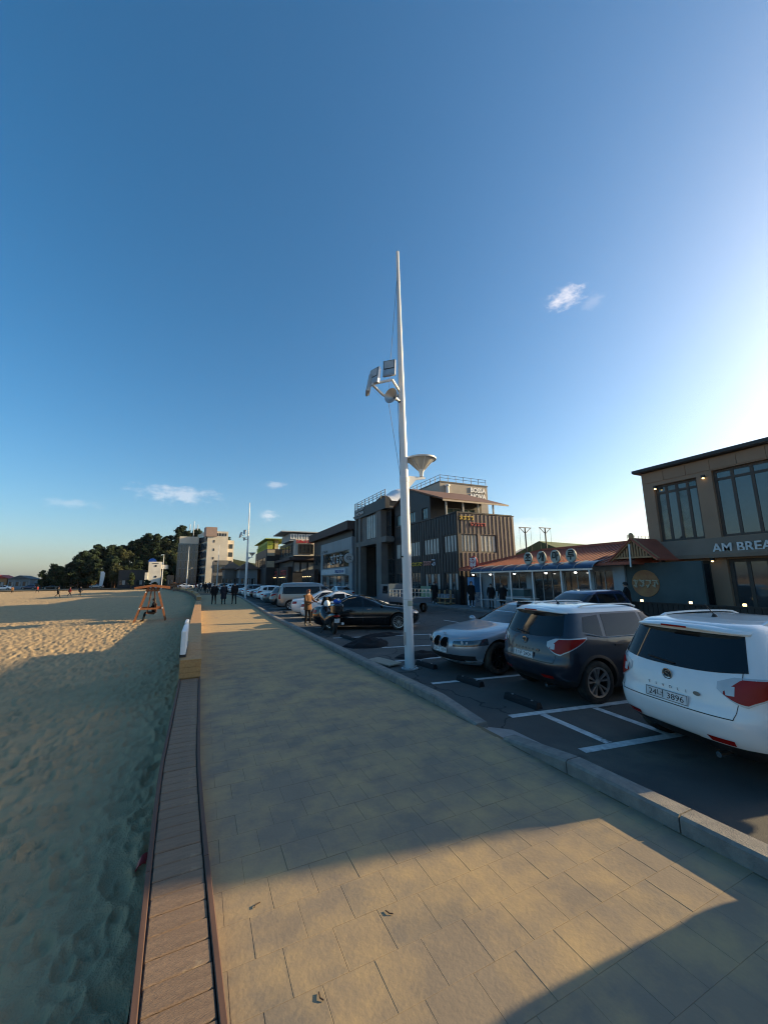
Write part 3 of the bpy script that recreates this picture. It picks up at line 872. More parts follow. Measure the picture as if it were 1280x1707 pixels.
SUV.cladarch = False
SEDAN = make_spec([(.17, .38, .34, .77), (.25, .14, .16, .85), (.38, .05, .05, .905), (.52, .01, .01, .93), (.68, .01, .03, .935), (.80, .05, .12, .925),
                   (.90, .09, .45, .905), (.96, .13, .95, .885), (1.00, .38, 1.32, .86), (1.03, .72, 1.52, .835), (1.08, .95, 1.68, .80), (1.25, 1.32, 2.1, .715),
                   (1.38, 1.66, 2.5, .63), (1.43, 1.85, 2.68, .56), (1.46, 2.2, 3.0, .40), (1.475, 2.5, 3.2, .2)], 4.98, 1.36, (1.02, 4.02), .35, pexp=10, qexp=2.3, clad=.22)
SEDAN.cladarch = False
VAN = make_spec([(.24, .3, .3, .8), (.32, .1, .12, .9), (.5, .03, .03, .945), (.75, .02, .02, .96), (.95, .04, .18, .955), (1.05, .06, .5, .945), (1.15, .08, .85, .935), (1.35, .13, 1.15, .90),
                 (1.6, .2, 1.55, .84), (1.78, .28, 1.85, .775), (1.86, .36, 2.1, .68), (1.9, .6, 2.4, .5), (1.925, 1, 2.9, .2)], 5.1, 1.72, (1.0, 4.15), .345, pexp=14, qexp=3, clad=.3)
VAN.cladarch = False
def windows_suv(s, t, g):
    for sd in (1, -1):
        solid(side_patch(s, sd, .62, 1.02, lambda u_: 1.17-.09*u_, .72, 1.06, lambda u_: 1.40+.03*u_, nu=6), 'quarter_window', g, t)
        solid(side_patch(s, sd, 1.10, 2.02, 1.075, 1.14, 2.00, lambda u_: 1.44, nu=10), 'side_window', g, t)
        solid(side_patch(s, sd, 2.09, 3.02, 1.075, 2.07, 2.35, lambda u_: 1.44-.03*u_, nu=10), 'side_window', g, t)
    solid(end_patch(s, True, (-.735, .735), lambda u_: 1.06+.05*abs(2*u_-1)**2.5, (-.64, .64), lambda u_: 1.45), 'rear_window', g, t)
    solid(end_patch(s, False, (-.74, .74), 1.10, (-.61, .61), 1.45), 'windshield', g, t)
def windows_sedan(s, t, g):
    for sd in (1, -1):
        solid(side_patch(s, sd, 1.28, 1.42, lambda u_: 1.0, 1.75, 1.78, lambda u_: 1.30, nu=6), 'quarter_window', g, t)
        solid(side_patch(s, sd, 1.48, 2.42, lambda u_: .995-.01*u_, 1.84, 2.36, lambda u_: 1.335+.02*u_, nu=10), 'side_window', g, t)
        solid(side_patch(s, sd, 2.49, 3.34, lambda u_: .985, 2.43, 2.62, lambda u_: 1.355-.03*u_, nu=10), 'side_window', g, t)
    solid(end_patch(s, True, (-.70, .70), 1.045, (-.55, .55), 1.36), 'rear_window', g, t)
    solid(end_patch(s, False, (-.74, .74), 1.03, (-.58, .58), 1.38), 'windshield', g, t)
def windows_van(s, t, g):
    for sd in (1, -1):
        solid(side_patch(s, sd, .42, 3.08, 1.12, .46, 3.0, 1.62, nu=16), 'side_window', g, t)
        solid(side_patch(s, sd, 3.18, 4.02, 1.12, 3.1, 3.38, 1.62, nu=10), 'side_window', g, t)
    solid(end_patch(s, True, (-.78, .78), 1.12, (-.68, .68), 1.62), 'rear_window', g, t)
    solid(end_patch(s, False, (-.82, .82), 1.2, (-.7, .7), 1.68), 'windshield', g, t)
def plate(t, s, rear, z, txt, off=.012, text=True, dx=0.0, y=0.0):
    x = end_x(s, .26, z, rear)
    sg = -1 if rear else 1
    x += sg*off+dx
    o = MB().bbox(-.004, .004, -.26, .26, -.056, .056, .003).build('license_plate', m_plate, t)
    o.location = (x, y, z); o.rotation_euler = (0, R_(-6) if not rear else R_(6), 0)
    f = MB()
    for a in ((-.255, .255, .046, .0515), (-.255, .255, -.0515, -.046)): f.box(sg*.0042-.0012, sg*.0042+.0012, a[0], a[1], a[2], a[3])
    for a in (-.255, .250): f.box(sg*.0042-.0012, sg*.0042+.0012, a, a+.005, -.046, .046)
    f.build('plate_border', m_ink, o)
    if text:
        lettering(txt, .088, m_ink, o, (sg*.0045, 0, -.004), '-x' if rear else '+x', .001, width=.43, name='plate_lettering', offset=.0)
    return o
def car(kind, label, pos, head, paintm, roofm=None, group='parked cars', style='five', spoke=None, detail=0):
    s = {'suv': SUV, 'sedan': SEDAN, 'van': VAN}[kind]
    t = thing({'suv': 'parked_car', 'sedan': 'parked_car', 'van': 'parked_van'}[kind], label, 'van' if kind == 'van' else 'car', pos, head, group)
    link('body', body_mesh(s, kind), t, mats=[paintm, m_trimblk, roofm or paintm])
    {'suv': windows_suv, 'sedan': windows_sedan, 'van': windows_van}[kind](s, t, m_glass)
    add_wheels(t, s, style, spoke or m_alloy, simple=(detail == 0))
    for sd in (1, -1):
        if kind == 'suv':
            solid(wrap_patch(s, True, sd, .52, .66, lambda q: .93-.14*sin(min(1, q/.55)*pi/2)+.26*max(0, q-.5)/.5, lambda q: 1.0+.05*min(1, q/.3)+.03*q, off=.004), 'lamp_surround', m_clear, t)
            solid(wrap_patch(s, True, sd, .575, .62, lambda q: .89-.075*sin(min(1, q/.5)*pi/2)+.225*max(0, q-.5)/.5, lambda q: .915+.125*min(1, q/.4)+.018*q, off=.009), 'taillight', m_red, t)
            solid(wrap_patch(s, False, sd, .42, s.L-.55, lambda q: .72+.03*q, lambda q: .86+.05*q), 'headlight', m_headl, t)
        elif kind == 'sedan':
            solid(wrap_patch(s, True, sd, .46, .35, lambda q: .70+.05*q, lambda q: .86), 'taillight', m_red, t)
            solid(wrap_patch(s, False, sd, .42, s.L-.66, lambda q: .60+.06*q, lambda q: .72+.07*q), 'headlight', m_headl, t)
        else:
            solid(wrap_patch(s, True, sd, .74, .28, lambda q: .78, lambda q: 1.12), 'taillight', m_red, t)
            solid(wrap_patch(s, False, sd, .5, s.L-.55, lambda q: .68+.03*q, lambda q: .9+.05*q), 'headlight', m_headl, t)
    if kind == 'suv':
        for ax in s.arches:
            for sd in (1, -1):
                V = []; F = []; n = 22
                for i in range(n+1):
                    a = R_(-12)+R_(204)*i/n
                    for r_ in (s.R*1.155, s.R*1.2, s.R*1.3):
                        x, z_ = ax+r_*cos(a), max(s.bot+.05, s.R+r_*sin(a)); V.append((x, sd*(side_y(s, x, z_)+(.012 if r_ < s.R*1.25 else .002)), z_))
                    if i: b = 3*i; F += [(b-3, b-2, b+1, b), (b-2, b-1, b+2, b+1)]
                solid((V, F), 'arch_trim', m_trimblk, t)
    # mirrors
    mx = {'suv': 2.95, 'sedan': 3.28, 'van': 3.95}[kind]; mz = {'suv': 1.07, 'sedan': 1.0, 'van': 1.2}[kind]
    for sd in (1, -1):
        y = side_y(s, mx, mz); q = MB(); q.ellipsoid((0, 0, 0), (.07, .115, .075), 10, 6)
        o = q.build('mirror', paintm, t, smooth=True); o.location = (mx, sd*(y+.12), mz+.02)
    if detail == 0:
        plate(t, s, True, .74 if kind != 'van' else .85, '', text=False)
    return t, s
def handles(t, s, xs, z, m):
    for sd in (1, -1):
        for x in xs:
            o = MB().bbox(-.09, .09, -.012, .012, -.014, .014, .006).build('door_handle', m, t); o.location = (x, sd*(side_y(s, x, z)+.012), z)
def seams(t, s, xs, z0, z1):
    """door shut lines: thin dark strips set into the flank"""
    for sd in (1, -1):
        for xb, xt in xs:
            mb = MB(); n = 10; V = []; F = []
            for i in range(n+1):
                z = z0+(z1-z0)*i/n; x = xb+(xt-xb)*i/n; y = sd*(side_y(s, x, z)+.0015)
                V += [(x-.004, y, z), (x+.004, y, z)]
                if i: F.append((2*i-2, 2*i-1, 2*i+1, 2*i))
            solid((V, F), 'door_seam', m_trimblk, t)
def suv_detail(t, s, paintm, roofm, txt):
    # roof spoiler with bright edge
    V = []; F = []
    n = 16
    for i in range(n+1):
        y = -.67+1.34*i/n; xe = end_x(s, y, 1.50, True); k = (2*i/n-1)**2
        pts = [(xe+.20, y, 1.548-.035*k), (xe+.02, y, 1.535-.035*k), (xe-.13+.05*k, y, 1.512-.035*k), (xe-.135+.05*k, y, 1.495-.035*k), (xe+.0, y, 1.475-.03*k), (xe+.2, y, 1.46-.03*k)]
        V += pts
        if i:
            a = 6*(i-1); b = 6*i
            F += [(a+k2, a+k2+1, b+k2+1, b+k2) for k2 in range(5)]
    F += [tuple(range(6)), tuple(range(6*n+5, 6*n-1, -1))]
    solid((V, F), 'roof_spoiler', roofm, t)
    o = MB().bbox(-.004, .004, -.16, .16, -.010, .010, .003).build('brake_light', m_red, t); o.location = (end_x(s, 0, 1.5, True)-.138, 0, 1.503)
    for sd in (1, -1):
        mb = MB(); pts = []
        for i in range(13):
            u_ = i/12; x = .75+1.42*u_; zz = 1.548+.05*sin(pi*u_)**.35 if 0 < u_ < 1 else 1.535
            pts.append((x, sd*(.625-.02*abs(2*u_-1)), zz))
        for a, b in zip(pts, pts[1:]): mb.beam(a, b, .035, .022)
        mb.build('roof_rail', roofm, t)
    mb = MB(); mb.lathe([(.035, 0), (.02, .035), (0, .045)], 10); mb.tube((0, 0, .03), (-.13, 0, .17), .006, .003, 6)
    o = mb.build('antenna', m_trimblk, t); o.location = (.92, .0, 1.578)
    # tailgate seams
    for z0, yw, z1 in ((.80, .60, .80), ):
        V = []; F = []; n = 20
        for i in range(n+1):
            y = -.66+1.32*i/n; k = max(0, abs(2*i/n-1)-.55)/.45; z = .665-.0*k; x = end_x(s, y, z, True)-.002
            V += [(x, y, z-.005), (x, y, z+.005)]
            if i: F.append((2*i-2, 2*i-1, 2*i+1, 2*i))
        solid((V, F), 'tailgate_seam', m_trimblk, t)
    for sd in (1, -1):
        V = []; F = []
        for i in range(9):
            z = .665+(.855-.665)*i/8; y = sd*(.66+.035*i/8); x = end_x(s, y, z, True)-.002
            V += [(x, y-.004, z), (x, y+.004, z)]
            if i: F.append((2*i-2, 2*i-1, 2*i+1, 2*i))
        solid((V, F), 'tailgate_seam', m_trimblk, t)
        V = []; F = []
        for i in range(7):
            z = 1.03+.1*i/6; y = sd*(.71-.015*i/6); x = end_x(s, y, z, True)-.002
            V += [(x, y-.004, z), (x, y+.004, z)]
            if i: F.append((2*i-2, 2*i-1, 2*i+1, 2*i))
        solid((V, F), 'tailgate_seam', m_trimblk, t)
        # clear section of the lamp and silver outline
        solid(end_patch(s, True, (sd*.60, sd*.665), .885, (sd*.585, sd*.665), .975, off=.014, nu=4, nv=3), 'reversing_light', m_clear, t)
        # reflectors low in the bumper
        solid(end_patch(s, True, (sd*.42, sd*.62), .40, (sd*.40, sd*.63), lambda u_: .455, off=.008, nu=6, nv=2), 'reflector', m_red, t)
    # lower black valance with silver skid plate
    solid(end_patch(s, True, (-.36, .36), .25, (-.30, .30), .40, off=.010, nu=10, nv=3), 'lower_valance', m_trimblk, t)
    # badge: ring with a curved figure
    x = end_x(s, 0, .965, True)-.008
    o = MB().lathe([(.048, 0), (.058, -.002), (.062, -.009), (.050, -.010), (.048, -.006)], 26, axis='x').build('emblem', m_chrome, t, smooth=True)
    o.location = (x, 0, .965)
    pts = []
    for i in range(15):
        a = -.5+i*(1.5*pi)/14 if i < 8 else 0
    q = MB()
    P2 = [(.03, .022), (.012, .033), (-.016, .03), (-.026, .014), (-.006, .003), (.014, -.006), (.026, -.018), (.012, -.032), (-.014, -.032), (-.03, -.021)]
    for a, b in zip(P2, P2[1:]): q.beam((-.006, -a[0], a[1]), (-.006, -b[0], b[1]), .009, .006, (1, 0, 0))
    q.build('emblem_curve', m_chrome, o)
    MB().lathe([(.05, -.003), (0, -.003)], 26, axis='x').build('emblem_disc', m_trimblk, o)
    # spaced model letters (small chrome strokes) and a small badge
    for i, ch in enumerate('TIVOLI'):
        y = .225-.09*i
        lettering(ch, .045, m_chrome, t, (end_x(s, y, .83, True)-.006, y, .83), '-x', .002, name='badge_letter')
    o = MB().lathe([(.028, 0), (.028, -.006), (0, -.006)], 16, axis='x').build('badge', m_chrome, t); o.location = (end_x(s, -.34, .835, True)-.003, -.34, .835); o.scale = (1, 1.4, .8)
    plate(t, s, True, .735, txt, off=.022)
    handles(t, s, (1.33, 2.22), .93, m_trimblk if roofm is not paintm else paintm)
    seams(t, s, ((1.08, 1.10), (2.06, 2.055), (3.06, 3.06)), .36, 1.07)
    for sd in (1, -1):
        mb = MB(); pts = [(x, sd*(side_y(s, x, 1.058)+.006), 1.058+(.09*(1.05-x)/.45 if x < 1.05 else 0)) for x in np.linspace(.66, 3.05, 16)]
        for a, b in zip(pts, pts[1:]): mb.beam(a, b, .008, .014)
        mb.build('belt_moulding', m_chrome, t)
    # wiper
    mb = MB(); y0 = -.05; mb.beam((end_x(s, y0, 1.09, True)-.02, y0, 1.09), (end_x(s, .3, 1.12, True)-.02, .3, 1.12), .014, .014)
    mb.build('wiper', m_trimblk, t)
    MB().tube((.1, -.45, .27), (.28, -.45, .27), .03).build('tailpipe', m_chrome, t)

W_ = paint('white', (0.74, 0.74, 0.73), dust=1)
NAVY = paint('navy', (0.012, 0.017, 0.029), .2, .32, dust=1)
SILVER = paint('silver', (0.33, 0.37, 0.41), .5, .3)
BLACK = paint('black', (0.012, 0.011, 0.011), .2, .22)
VSILV = paint('champagne', (0.29, 0.28, 0.265), .5, .32)
GREY = paint('grey', (0.14, 0.15, 0.155), .5, .3)
WHITE2 = paint('white_clean', (0.76, 0.76, 0.75))
TEAL = paint('slate', (0.10, 0.135, 0.145), .4, .3)
DKBLUE = paint('dark_blue', (0.012, 0.035, 0.10), .4, .25)
RED = paint('maroon', (0.16, 0.02, 0.02), .2, .3)
t, s = car('suv', 'white compact crossover seen from behind at the right edge', (4.95, 2.93, GZ), R_(-12), W_, detail=1)
suv_detail(t, s, W_, W_, '24너 3896')
t, s = car('suv', 'dusty navy crossover with white roof, beside the silver sedan', (5.42, 5.62, GZ), R_(-6), NAVY, W_, detail=1)
suv_detail(t, s, NAVY, W_, '31우 2808')
# silver executive sedan, nose towards the walk
t, s = car('sedan', 'silver saloon with twin black grilles, nose towards the walk', (10.06, 7.85, GZ), R_(180), SILVER, detail=1, style='ten', spoke=m_alloyd)
for sd in (1, -1):
    def grille(u_, v_, sd=sd):
        y = sd*(.018+.26*u_)
        k = abs(2*u_-1)**5; z = .565+.06*k*(1-v_)+(.775-.565-.06*k)*v_-.03*k*v_
        return (end_x(s, y, min(z, .79), False)+.014-(.05 if z > .78 else 0)*0, y, z)
    solid(patch(grille, 10, 8), 'grille', mat('grille_black', (.006, .006, .006), .9, .05), t)
    mb = MB(); ring = [grille(u_, 0) for u_ in np.linspace(0, 1, 9)]+[grille(1, v_) for v_ in np.linspace(0, 1, 7)]+[grille(u_, 1) for u_ in np.linspace(1, 0, 9)]+[grille(0, v_) for v_ in np.linspace(1, 0, 7)]
    for a, b in zip(ring, ring[1:]):
        if (Vector(a)-Vector(b)).length > 1e-4: mb.beam(a, b, .007, .007)
    mb.build('grille_surround', m_chrome, t)
    mb = MB()
    for k in range(6):
        u_ = (k+.5)/6; mb.beam(grille(u_, .08), grille(u_, .92), .008, .008)
    mb.build('grille_bars', mat('grille_bar', (.03, .03, .03), .5, .3), t)
    for u_, r in ((.52, .05), (.72, .04)):
        y = sd*(.42+.6*u_*.7); z = .69
        o = MB().lathe([(r, 0), (r*.8, .012), (0, .016)], 16, axis='x').build('lamp_lens', m_clear, t, smooth=True); o.location = (end_x(s, y, z, False)+.004, y, z)
    solid(end_patch(s, False, (sd*.30, sd*.80), .33, (sd*.30, sd*.82), .43, off=.008, nu=8, nv=3), 'air_intake', m_trimblk, t)
solid(end_patch(s, False, (-.62, .62), .30, (-.66, .66), .42, off=.006), 'air_intake', m_trimblk, t)
mb = MB()
pts = [(end_x(s, y, .285, False)+.012, y, .285) for y in np.linspace(-.82, .82, 15)]
for a, b in zip(pts, pts[1:]): mb.beam(a, b, .02, .022)
mb.build('bumper_trim', m_chrome, t)
plate(t, s, False, .50, '50나 1159', off=.02)
o = MB().lathe([(.042, 0), (.042, .008), (0, .01)], 20, axis='z').build('emblem', m_chrome, t); o.location = (s.L-.16, 0, .835)
handles(t, s, (1.75, 2.75), .88, m_chrome); seams(t, s, ((1.42, 1.46), (2.46, 2.46), (3.42, 3.4)), .28, .98)
V = []
mb = MB()
for sd in (1, -1):
    pts = [(x, sd*.68*(1-.12*(x-3.55)/1.25), .0) for x in np.linspace(3.6, 4.7, 8)]
# black saloon
t, s = car('sedan', 'glossy black saloon parked beside the scooter', (4.62, 17.3, GZ), R_(-29), BLACK, detail=1, style='multi')
t.scale = (.95, .97, .98)
handles(t, s, (1.75, 2.75), .88, m_chrome); seams(t, s, ((1.42, 1.46), (2.46, 2.46), (3.42, 3.4)), .28, .98)
for sd in (1, -1):
    mb = MB(); pts = [(x, sd*(side_y(s, x, .55)+.008), .55) for x in np.linspace(1.5, 3.5, 10)]
    for a, b in zip(pts, pts[1:]): mb.beam(a, b, .012, .03)
    mb.build('side_moulding', m_chrome, t)
    mb = MB(); pts = [(xx, sd*(side_y(s, xx, zz)+.008), zz) for xx, zz in [(1.25, 1.0), (1.5, 1.18), (1.75, 1.315), (2.1, 1.36), (2.5, 1.37), (2.7, 1.33), (3.0, 1.18), (3.36, .99)]]
    for a, b in zip(pts, pts[1:]): mb.beam(a, b, .012, .016)
    mb.build('window_chrome', m_chrome, t)
plate(t, s, True, .72, '', text=False)
# further row
car('sedan', 'white saloon with red tail lamps just beyond the man in the brown jacket', (4.9, 21.2, GZ), R_(-15), WHITE2, style='multi')
car('sedan', 'second white saloon squeezed between the first one and the silver van', (5.0, 24.0, GZ), R_(-12), W_, style='multi')
car('van', 'champagne silver van with a long dark side window', (5.1, 29.3, GZ), R_(-13), VSILV, style='cover')
car('suv', 'dark grey crossover parked just beyond the silver van', (5.1, 32.9, GZ), R_(-8), GREY)
car('sedan', 'slate saloon two places beyond the silver van', (5.0, 36.0, GZ), R_(-8), TEAL, style='multi')
names = ['white', 'white', 'silver', 'black', 'white', 'grey', 'white', 'silver', 'white', 'black', 'white', 'white', 'silver', 'white', 'slate', 'white', 'white', 'grey']
pm_ = {'white': WHITE2, 'silver': SILVER, 'black': BLACK, 'grey': GREY, 'slate': TEAL}
ordw = ['first', 'second', 'third', 'fourth', 'fifth', 'sixth', 'seventh', 'eighth', 'ninth', 'tenth', 'eleventh', 'twelfth', 'thirteenth', 'fourteenth', 'fifteenth', 'sixteenth', 'seventeenth', 'eighteenth']
for i, nm in enumerate(names):
    y = 39.2+2.9*i+(7 if i > 2 else 0)*0
    kd = ['sedan', 'suv', 'sedan', 'sedan'][i % 4]
    car(kd, '%s %s, %s car along the walk beyond the slate saloon' % (nm, 'crossover' if kd == 'suv' else 'saloon', ordw[i]), (5.2+shift(y)*.85+(y-39)*.005, y, GZ), R_(-8+rng.uniform(-2, 2)), pm_[nm], style='cover' if i > 6 else 'multi')
# vehicles on the street side
car('suv', 'dark blue car on the street behind the silver saloon', (15.6, 10.6, GZ), R_(176), DKBLUE)
car('sedan', 'white saloon on the street beyond the black saloon', (13.2, 36.5, GZ), R_(92), WHITE2, style='multi')
car('suv', 'grey crossover outside the right edge whose shadow falls on the paving', (4.75, 0.28, GZ), R_(-11), GREY)
for i, (x, y, c, nm) in enumerate([(-57, 172, WHITE2, 'leftmost white car parked beyond the beach'), (-52, 176, DKBLUE, 'dark car beside the leftmost white car beyond the beach'), (-46, 178, BLACK, 'black car beyond the beach in front of the arched hall'), (-31.5, 170, SILVER, 'pale car parked by the white banner beyond the beach'), (-2.0, 132, WHITE2, 'white car parked in front of the glass block with the antenna'), (1.4, 130, SILVER, 'silver car parked in front of the tall cream block'), (-6.5, 136, WHITE2, 'white car by the orange kiosk')]):
    car('suv' if i % 2 else 'sedan', nm, (x, y, GZ), R_(180 if i < 4 else -10), c, group='cars beyond the beach' if i < 4 else 'cars at the far end of the walk', style='cover')
# small pick-up with ladder rails, behind the pole
t = thing('pickup_truck', 'small dark pickup truck with white rail frame, behind the tall pole', 'truck', (12.4, 21.0, GZ), R_(95))
MB().bbox(0, 2.6, -.75, .75, .62, .95, .03).build('bed', paint('truck', (.09, .12, .15)), t)
MB().prism([(2.65, .45), (4.3, .45), (4.3, 1.0), (4.05, 1.15), (3.75, 1.75), (2.7, 1.78)], 1.5, 'y', -.75).build('cab', paint('truck', (.09, .12, .15)), t, smooth=30)
mb = MB()
for sd in (-.73, .73):
    mb.beam((.05, sd, 1.42), (2.6, sd, 1.42), .04, .04); mb.beam((.05, sd, 1.2), (2.6, sd, 1.2), .04, .04)
    for k in range(7): mb.beam((.07+k*.42, sd, .95), (.07+k*.42, sd, 1.42), .035, .035)
mb.build('rail_frame', m_steel, t)
for sd in (1, -1):
    V = [(2.85, sd*.757, 1.12), (3.55, sd*.757, 1.12), (3.42, sd*.757, 1.62), (2.85, sd*.757, 1.62)]
    solid((V, [(0, 1, 2, 3)]), 'side_window', m_glass, t)
V = [(4.06, -.66, 1.17), (4.06, .66, 1.17), (3.775, .66, 1.7), (3.775, -.66, 1.7)]; solid((V, [(0, 1, 2, 3)]), 'windshield', m_glass, t)
class _S: pass
ts = _S(); ts.R = .3; ts.arches = (.7, 3.6)
tm, bm_, sm_ = wheel_meshes(.3, 'cover')
for ax in ts.arches:
    for sd in (1, -1): w = link('wheel', tm, t, (ax, sd*.62, .3), (0, 0, 0 if sd > 0 else pi)); link('rim', sm_, w, mats=[m_steel])
# ------------------------------------------------------------------ buildings
m_bglass = mat('window_glass', (0.03, 0.036, 0.04), 0.05, 0.9, col2=(0.02, 0.024, 0.028), nscale=.6)
m_blind = mat('window_blind', (0.34, 0.36, 0.36), 0.25, 0.6, col2=(0.22, 0.24, 0.25), nscale=.9)
m_teal = mat('window_teal', (0.10, 0.17, 0.18), 0.08, 0.8)
m_clearpane = mat('pane_clear', (0.9, 0.95, 0.95), 0.02, 0.5, trans=1.0)
m_frame = mat('window_frame', (0.028, 0.028, 0.03), 0.5, 0.4)
m_inside = mat('interior', (0.05, 0.045, 0.04), 0.9, 0.1, nscale=1.2)
m_lampwarm = mat('lamp_warm', (1, .8, .4), .5, emit=(1, .72, .32), estr=2.2)
m_lampcool = mat('lamp_cool', (1, 1, 1), .5, emit=(1, .97, .88), estr=4.0)
def wallX(parent, X, y0, y1, z0, z1, ops, m, th=.22, name='wall', sgn=1):
    """wall in a plane X=const facing -X (sgn=1); ops: (y0,y1,z0,z1) real openings with reveals"""
    return _wall(parent, 'x', X, y0, y1, z0, z1, ops, m, th, name)
def wallY(parent, Y, x0, x1, z0, z1, ops, m, th=.22, name='wall'):
    return _wall(parent, 'y', Y, x0, x1, z0, z1, ops, m, th, name)
def _wall(parent, ax, C, u0, u1, z0, z1, ops, m, th, name):
    us = sorted({u0, u1, *[o[0] for o in ops], *[o[1] for o in ops]}); zs = sorted({z0, z1, *[o[2] for o in ops], *[o[3] for o in ops]})
    us = [u for u in us if u0 <= u <= u1]; zs = [z for z in zs if z0 <= z <= z1]
    mb = MB()
    def P(u, z, d): return (C+d, u, z) if ax == 'x' else (u, C+d, z)
    solid_ = {}
    for i in range(len(us)-1):
        for j in range(len(zs)-1):
            cu_, cz = (us[i]+us[i+1])/2, (zs[j]+zs[j+1])/2
            solid_[i, j] = not any(o[0] < cu_ < o[1] and o[2] < cz < o[3] for o in ops)
    def q(a, b, c, d): mb.add([a, b, c, d], [(0, 1, 2, 3)])
    for (i, j), sld in solid_.items():
        if not sld: continue
        a, b, c, d = us[i], us[i+1], zs[j], zs[j+1]
        q(P(a, c, 0), P(b, c, 0), P(b, d, 0), P(a, d, 0)); q(P(a, c, th), P(a, d, th), P(b, d, th), P(b, c, th))
        if not solid_.get((i-1, j), False): q(P(a, c, 0), P(a, d, 0), P(a, d, th), P(a, c, th))
        if not solid_.get((i+1, j), False): q(P(b, c, 0), P(b, c, th), P(b, d, th), P(b, d, 0))
        if not solid_.get((i, j-1), False): q(P(a, c, 0), P(a, c, th), P(b, c, th), P(b, c, 0))
        if not solid_.get((i, j+1), False): q(P(a, d, 0), P(b, d, 0), P(b, d, th), P(a, d, th))
    o = mb
    me_parent = parent
    mb.v = [(p[0]-parent.location[0], p[1]-parent.location[1], p[2]-parent.location[2]) for p in mb.v]
    me = bpy.data.meshes.new(name); me.from_pydata(mb.v, [], mb.f); me.materials.append(m)
    bm = bmesh.new(); bm.from_mesh(me); bmesh.ops.remove_doubles(bm, verts=bm.verts, dist=1e-5); bmesh.ops.recalc_face_normals(bm, faces=bm.faces); bm.to_mesh(me); bm.free()
    return link(name, me, parent)
def window(parent, ax, C, u0, u1, z0, z1, n=2, glass=None, rows=(1.0,), fr=None, dep=.1, bar=.06, name='window', prob=None):
    """window set back in an opening: frame mesh with one pane object per light"""
    fr = fr or m_frame; glass = glass or m_bglass
    mb = MB(); d0, d1 = dep, dep+.06
    def B(a, b, c, d, e0=d0, e1=d1):
        mb.box(C+e0, C+e1, a, b, c, d) if ax == 'x' else mb.box(a, b, C+e0, C+e1, c, d)
    B(u0, u1, z0, z0+bar); B(u0, u1, z1-bar, z1)
    B(u0, u0+bar, z0+bar, z1-bar); B(u1-bar, u1, z0+bar, z1-bar)
    du = (u1-u0)/n
    for i in range(1, n): B(u0+i*du-bar/2, u0+i*du+bar/2, z0+bar, z1-bar)
    zz = [z0]
    for r_ in rows[:-1]: zz.append(z0+(z1-z0)*r_)
    zz.append(z1)
    for z in zz[1:-1]:
        for i in range(n): B(u0+i*du+bar/2+.0005, u0+(i+1)*du-bar/2-.0005, z-bar/2, z+bar/2, d0+.003, d1-.003)
    w = mb.build(name, fr, parent, world=True)
    for i in range(n):
        for j in range(len(zz)-1):
            g = glass if not isinstance(glass, (list, tuple)) else glass[(i*7+j*3) % len(glass)]
            a, b = u0+i*du+bar*.45, u0+(i+1)*du-bar*.45; c, d = zz[j]+bar*.45, zz[j+1]-bar*.45
            p = MB(); e = d0+.03+rng.uniform(-.004, .004)
            p.box(C+e, C+e+.012, a, b, c, d) if ax == 'x' else p.box(a, b, C+e, C+e+.012, c, d)
            q = p.build('pane', g, None); l = parent.location
            q.parent = w; q.location = (-l[0], -l[1], -l[2])
    return w
def rail(parent, pts, z0, z1, m, step=1.0, name='railing', bars=2, r=.025):
    mb = MB()
    for a, b in zip(pts, pts[1:]):
        a, b = Vector((*a, 0)), Vector((*b, 0)); L = (b-a).length; n = max(1, int(L/step))
        for k in range(bars): z = z1-(z1-z0)*k/max(1, bars)*.9; mb.tube(a+Vector((0, 0, z)), b+Vector((0, 0, z)), r*.7, n=6)
        for i in range(n+1): p = a+(b-a)*i/n; mb.tube(p+Vector((0, 0, z0)), p+Vector((0, 0, z1+.03)), r, n=6)
    return mb.build(name, m, parent, world=True)
def bx(parent, name, m, x0, x1, y0, y1, z0, z1, b=0.0):
    mb = MB()
    mb.bbox(x0, x1, y0, y1, z0, z1, b) if b else mb.box(x0, x1, y0, y1, z0, z1)
    return mb.build(name, m, parent, world=True)
def squiggle(parent, ax, C, u0, u1, z0, z1, n, m, seed, name='sign_mark', pr=.03):
    """row of illegible brushed characters as raised strokes"""
    r2 = random.Random(seed); w = (u1-u0)/n
    for i in range(n):
        mb = MB(); a = u0+w*i+w*.1; b = u0+w*(i+1)-w*.1; h = z1-z0
        pts = [(r2.uniform(a, b), z0+h*r2.uniform(0, 1)) for k in range(6)]
        pts += [(a, z0+h*.8), (b, z0+h*.85), ((a+b)/2, z0+h*.1), (b, z0+h*.3)]
        P = (lambda p: (C-pr/2, p[0], p[1])) if ax == 'x' else (lambda p: (p[0], C-pr/2, p[1]))
        for k in range(0, len(pts)-1, 2):
            p0, p1 = Vector(P(pts[k])), Vector(P(pts[k+1]))
            if (p0-p1).length > .02: mb.beam(p0, p1, h*.13, pr+k*.002, (1, 0, 0) if ax == 'x' else (0, 1, 0))
        mb.build(name, m, parent, world=True)

